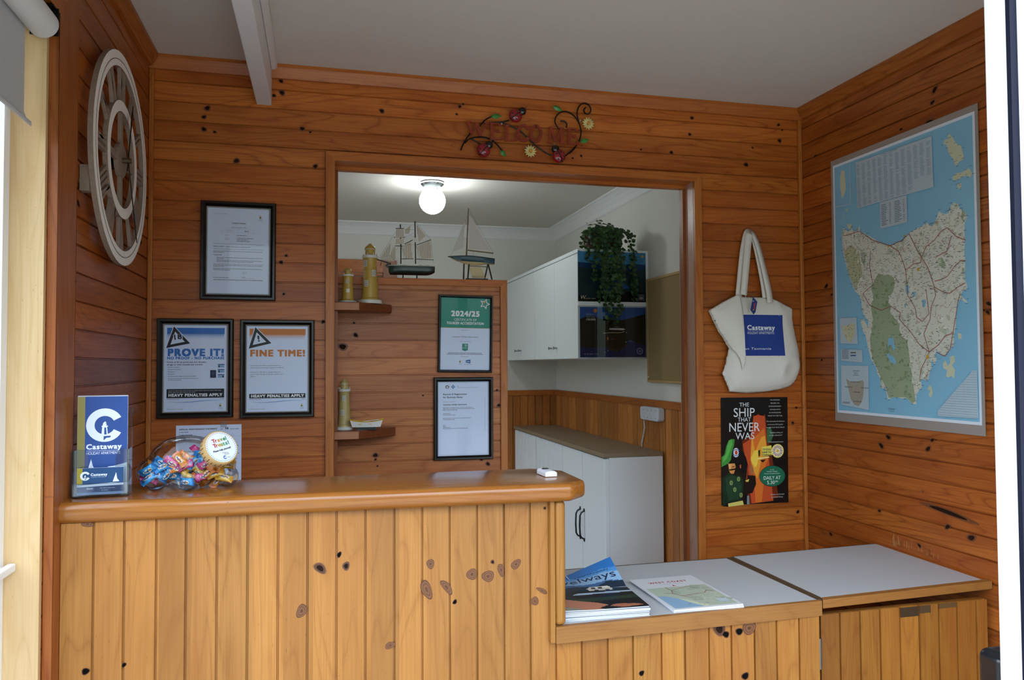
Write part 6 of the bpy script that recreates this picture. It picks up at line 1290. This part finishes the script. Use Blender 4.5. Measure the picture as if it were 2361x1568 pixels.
def wall_cab(label, y0, y1):
    t = thing('wall_cabinet', label, 'cabinet', (1.93, (y0 + y1) / 2, 1.443)); L2 = (y1 - y0) / 2; W2 = .180
    m = MB(); m.box(-W2 + .020, .1898, -L2, L2, 0, .538, cab_white); m.box(-W2 + .003, -W2 + .0195, -L2, -L2 + .004, 0, .538, cab_white); m.box(-W2 - .001, -W2 + .0195, -L2, L2, .520, .538, cab_white); m.build('body', t, bevel=.001)
    for i in range(2):
        a = -L2 + .005 + i * (L2 - .003); m = MB(); m.box(-W2, -W2 + .019, a, a + L2 - .006, .002, .516, cab_white); d_ = m.build('door', t, bevel=.001)
        hy = a + L2 - .050 if i == 0 else a + .042; k_ = MB(); k_.tube([(-W2 - .0005, hy, .060), (-W2 - .012, hy, .060), (-W2 - .020, hy, .060)], [.004, .0045, .009], plain('knob_chrome', '9a9c9c', .2, 1.0), 14); k_.build('knob', d_, smooth=40)
    return t
wall_cab('near white wall cabinet carrying the trailing plant and two posters', .900, 1.690)
wall_cab('far white wall cabinet beyond the one with posters', 1.6915, 2.40)
# posters stuck to the end of the wall cabinet
NV = ink('0d1a33', .2)
t = thing('lake_poster', 'upper dark blue lake and mountain poster behind the trailing plant', 'poster', (1.928, .8985, 1.846))
w, h = .356, .246; L, B = -w / 2, -h / 2; s = Sheet(); s.rect(L, B, L + w, B + h, ink('0e1a2c', .25)); s.rect(L, B + .19, L + w, B + h, ink('3f7ea8', .25)); s.rect(L, B + .172, L + w, B + .19, ink('2f66a0', .25))
s.poly([(L, B), (L + w, B), (L + w, B + .185), (L + .30, B + .190), (L + .24, B + .184), (L + .16, B + .192), (L + .08, B + .188), (L, B + .193)], ink('12335c', .25))
s.poly([(L, B), (L + w, B), (L + w, B + .165), (L + .28, B + .150), (L + .22, B + .165), (L + .10, B + .160), (L, B + .170)], ink('152a30', .25)); s.poly([(L + .12, B + .05), (L + .16, B + .09), (L + .19, B + .13), (L + .20, B + .155), (L + .24, B + .12), (L + .23, B + .10), (L + .27, B + .07), (L + .20, B + .055)], ink('1d4a86', .25))
s.poly([(L, B), (L + w, B), (L + w, B + .048), (L + .25, B + .050), (L + .16, B + .036), (L + .08, B + .012), (L, B + .03)], ink('08090b', .25))
s.text('W', L + .010, B + .012, .018, ink('b8b09a', .3), slant=.25); s.greek(L + .034, B + .012, L + .09, .008, ink('6a675c', .3), rg); s.rect(L + w - .042, B + .008, L + w - .008, B + .040, ink('4a5256', .25)); s.ell((L + w - .025, B + .020), .010, .006, ink('8a8f90', .25))
s.ell((L + w - .018, B + h - .018), .008, .006, ink('b88a3a', .25)); s.greek(L + w - .055, B + h - .022, L + w - .028, .003, NV, rg)
for i in range(3): s.greek(L + w - .052, B + h - .034 - i * .007, L + w - .012, .004, ink('2c5f8c', .25), rg)
s.build('printed_sheet', t, None, FACE_BACK)
t = thing('cruise_poster', 'lower laminated river cruises poster with ferry at dusk on white cabinet', 'poster', (1.930, .8985, 1.573))
w, h = .344, .246; L, B = -w / 2, -h / 2; s = Sheet(); lamn = plain('laminate_border', 'b4bac4', .12, 0, .7, coat=.5)
s.rect(L - .010, B - .007, L + w + .010, B + h + .007, lamn); s.rect(L, B, L + w, B + h, ink('18458a', .12)); s.rect(L, B + .19, L + w, B + h, ink('1c4f9a', .12)); s.rect(L, B, L + w, B + .075, ink('101c50', .12))
s.poly([(L, B + .05), (L + .05, B + .045), (L + .12, B + .05), (L + .20, B + .045), (L + .26, B + .085), (L + w, B + .055), (L + w, B + .215), (L + .27, B + .195), (L + .22, B + .182), (L + .10, B + .19), (L + .07, B + .205), (L + .03, B + .200), (L, B + .185)], ink('100f0e', .12))
s.poly([(L + .135, B + .13), (L + .25, B + .13), (L + .245, B + .06), (L + .20, B + .028), (L + .145, B + .035)], ink('17120f', .12)); s.poly([(L + .15, B + .136), (L + .155, B + .143), (L + .225, B + .143), (L + .237, B + .137), (L + .225, B + .133)], ink('c9c4c6', .12)); s.line([(L + .12, B + .118), (L + .16, B + .121), (L + .21, B + .121), (L + .232, B + .127)], .003, ink('b8a68e', .12))
s.line([(L + .175, B + .150), (L + .205, B + .150)], .0012, ink('b8b0a8', .12)); s.line([(L + .145, B + .05), (L + .19, B + .032), (L + .24, B + .06)], .0012, ink('6a5a3a', .12)); s.rect(L + .140, B + .085, L + .148, B + .100, ink('b06a2a', .12)); s.rect(L + .16, B + .088, L + .185, B + .091, ink('6a2a26', .12))
for u, v in ((.241, .122), (.239, .075), (.144, .032), (.128, .025)): s.ell((L + u, B + v), .0016, .0025, ink('d8d0c0', .12), 8)
s.ell((L + .080, B + .228), .009, .010, ink('c8782a', .12)); s.line([(L + .03, B + .227), (L + .068, B + .230)], .002, ink('3a3a4a', .12))
for i, (tx, wd_) in enumerate((('WORLD', .040), ('HERITAGE', .046), ('CRUISES', .050))): s.text(tx, L + .032, B + .206 - i * .0125, .0082, ink(('6a88b8', '70727c', 'c0c0c0')[i], .12), bold=True, width=wd_)
s.text('Ph 03 6471 7174', L + .020, B + .013, .0065, ink('8a92b4', .12), width=.074); s.arc((L + w - .032, B + .030), .013, .0165, 0, 360, ink('8a92b0', .12)); s.ell((L + w - .032, B + .030), .009, .006, ink('5a6490', .12))
s.build('printed_sheet', t, None, FACE_BACK)
m = MB(); nx = 60; vs = [(L - .008 + (w + .016) * i / nx, -.0092 - .0075 * sin(i / nx * 15.0 + 1.2 + .5 * j) * (1 - .35 * j), B - .005 + (h + .010) * j) for j in range(2) for i in range(nx + 1)]
m.add(vs, [(i, i + 1, nx + 2 + i, nx + 1 + i) for i in range(nx)], clear('laminate_gloss', amt=1.0, rough=.05, base=.03)); m.build('laminate', t, smooth=60)
# cork board
t = thing('cork_board', 'bare brown cork board with pine edging on office right wall', 'notice board', (OX - .002, .500, 1.581))
corkb = plain('corkboard', 'a08a62', .95, 0, .1, 300, .2); s_ = plain('cork_edging', 'b0915e', .6)
m = MB(); m.box(-.012, -.001, -.375, .375, -.242, .242, corkb); m.build('panel', t)
m = MB()
for a in ((-.016, -.0005, -.385, .385, .2425, .254), (-.016, -.0005, -.385, .385, -.254, -.2425), (-.016, -.0005, .3755, .385, -.2425, .2425), (-.016, -.0005, -.385, -.3755, -.2425, .2425)): m.box(*a, s_)
m.build('edging', t)
t = thing('push_pin', 'white push pin in the lower corner of the cork board', 'pin', (OX - .0145, .862, 1.353)); m = MB(); m.tube([(0, 0, 0), (-.004, 0, 0), (-.009, 0, 0)], [.002, .003, .004], ink('e6e4dc'), 10); m.build('head', t)
# power board on the wainscot
t = thing('power_board', 'white eight outlet power board fixed to the wainscot with white cord', 'power board', (OX - .0125, .806, 1.176))
pb = plain('power_board_white', 'c9ced6', .35); m = MB()
def rrect(w, h, r, n=6): return [(sx * (w / 2 - r) + r * cos(a), sz * (h / 2 - r) + r * sin(a)) for sx, sz, a0 in ((1, 1, 0), (-1, 1, 90), (-1, -1, 180), (1, -1, 270)) for a in [radians(a0 + 90 * k / n) for k in range(n + 1)]]
m.prism(rrect(.214, .066, .018), -.034, -.0005, pb, 'x'); m.build('case', t, bevel=.004, smooth=40)
m = MB()
for i in range(4):
    for z in (.017, -.018): m.ball((-.034, -.075 + i * .046, z), .0042, ink('aab2bc'), 10, 6, (.5, 1, 1))
m.build('switch', t)
m = MB(); m.tube([(-.012, .100, -.028), (-.010, .112, -.045), (-.008, .110, -.075), (-.008, .128, -.115), (-.007, .150, -.158), (-.006, .152, -.220)], .0034, ink('c4c8cc'), 8); m.build('cord', t, smooth=60)
# trailing plant on the cabinet
PLT = (1.905, .985, 1.9815)
t = thing('trailing_plant', 'dark green trailing plant in brown basket on top of wall cabinet', 'plant', PLT)
bask = plain('basket', '4a3222', .9, nscale=120, namt=.3)
m = MB(); m.lathe([(.078, 0), (.086, .020), (.090, .045), (.093, .085), (.088, .087), (.080, .060)], bask, 28)
for k in range(8): m.lathe([(.080 + k * .0016, .004 + k * .0105), (.0845 + k * .0014, .009 + k * .0105), (.0815 + k * .0016, .014 + k * .0105)], bask, 28)
m.build('basket', t, smooth=60)
lv = [plain('leaf_a', '1f3d1c', .45, 0, .4, 90, .2), plain('leaf_b', '2c5226', .45, 0, .4, 90, .2), plain('leaf_c', '45682c', .45, 0, .4, 90, .2)]; stm = plain('plant_stem', '2e3f1e', .7)
rp_ = random.Random(44); fol = MB(); st_ = MB()
def leaf(c, r, nrm, mt):
    nrm = Vector(nrm).normalized(); u = nrm.orthogonal().normalized(); v = nrm.cross(u); a0 = rp_.uniform(0, 6); K_ = 9
    u, v = u * cos(a0) + v * sin(a0), v * cos(a0) - u * sin(a0)
    pts = [Vector(c)] + [Vector(c) + u * r * 1.05 * cos(2 * pi * k / K_) + v * r * .88 * sin(2 * pi * k / K_) + nrm * -.15 * r for k in range(K_)]
    fol.add(pts, [(0, k + 1, (k + 1) % K_ + 1) for k in range(K_)], mt)
def vine_(start, out, fall, n, sway=.012):
    p = Vector(start); pts = [p.copy()]; d = Vector(out).normalized()
    for i in range(n):
        g = min(1, i / 3.0); p = p + (d * .020 * (1 - g) + Vector((rp_.uniform(-sway, sway) * .5, rp_.uniform(-.003, .003), -.021 * g)) + d * .003 * (1 - g)); p.y = min(p.y, -.0965) if p.z < 0 else p.y; pts.append(p.copy())
        if p.z < -fall: break
        for _ in range(2 + (rp_.random() < .35)):
            a = rp_.uniform(0, 2 * pi); o_ = Vector((cos(a) * .013, -abs(sin(a)) * .010 - .002, rp_.uniform(-.006, .006))); leaf(p + o_, rp_.uniform(.0072, .0112), (rp_.uniform(-.5, .5), -1, rp_.uniform(-.1, .9)), rp_.choice((lv[0], lv[0], lv[1], lv[1], lv[2])))
    st_.tube(pts, .0010, stm, 5)
for k in range(150):
    a = rp_.uniform(0, 2 * pi); r = .105 * math.sqrt(rp_.random()); leaf((r * cos(a), r * sin(a), .088 + .075 * (1 - (r / .105) ** 2) * rp_.uniform(.3, 1)), rp_.uniform(.008, .012), (cos(a) * r * 6, sin(a) * r * 6 - .5, 1), rp_.choice((lv[0], lv[0], lv[1])))
for k in range(90):
    a = rp_.uniform(pi * .95, pi * 2.05); leaf((.103 * cos(a), .103 * sin(a), rp_.uniform(-.002, .10)), rp_.uniform(.008, .0115), (cos(a), sin(a), .4), rp_.choice((lv[0], lv[1], lv[1])))
for x, f in ((-.095, .08), (-.080, .17), (-.068, .20), (-.052, .27), (-.040, .24), (-.025, .32), (-.012, .27), (.004, .19), (.020, .23), (.035, .34), (.048, .31), (.060, .16), (.015, .38), (-.018, .36)):
    vine_((x * .85, -.085, .095), (x * 1.2, -1, .1), f, 34, .010)
vine_((.075, -.06, .095), (1.3, -.6, .2), .22, 32, .012); vine_((.085, -.04, .09), (1.6, -.9, .1), .25, 32, .014); vine_((-.08, -.05, .09), (-1.2, -.5, .2), .07, 16, .01)
for v in ((-.06, .02, .15), (.05, .03, .15), (-.02, .0, .17)): st_.tube([(v[0] * .6, v[1], .09), (v[0], v[1], v[2] - .02), (v[0] * 1.2, v[1], v[2])], .0009, stm, 5)
fol.build('foliage', t); st_.build('stem', t)
# strip light in the passage beyond the far doorway
t = thing('strip_light', 'short bright strip light seen through the far doorway', 'ceiling light', (.95, 2.95, CEIL2 - .001))
m = MB(); m.box(-.40, .40, -.05, .05, -.06, 0, white_paint); m.build('housing', t); m = MB(); m.tube([(-.38, 0, -.075), (.38, 0, -.075)], .013, glow('tube_glow', (.9, 1, 1, 1), 6.0), 14); m.build('lamp_tube', t)
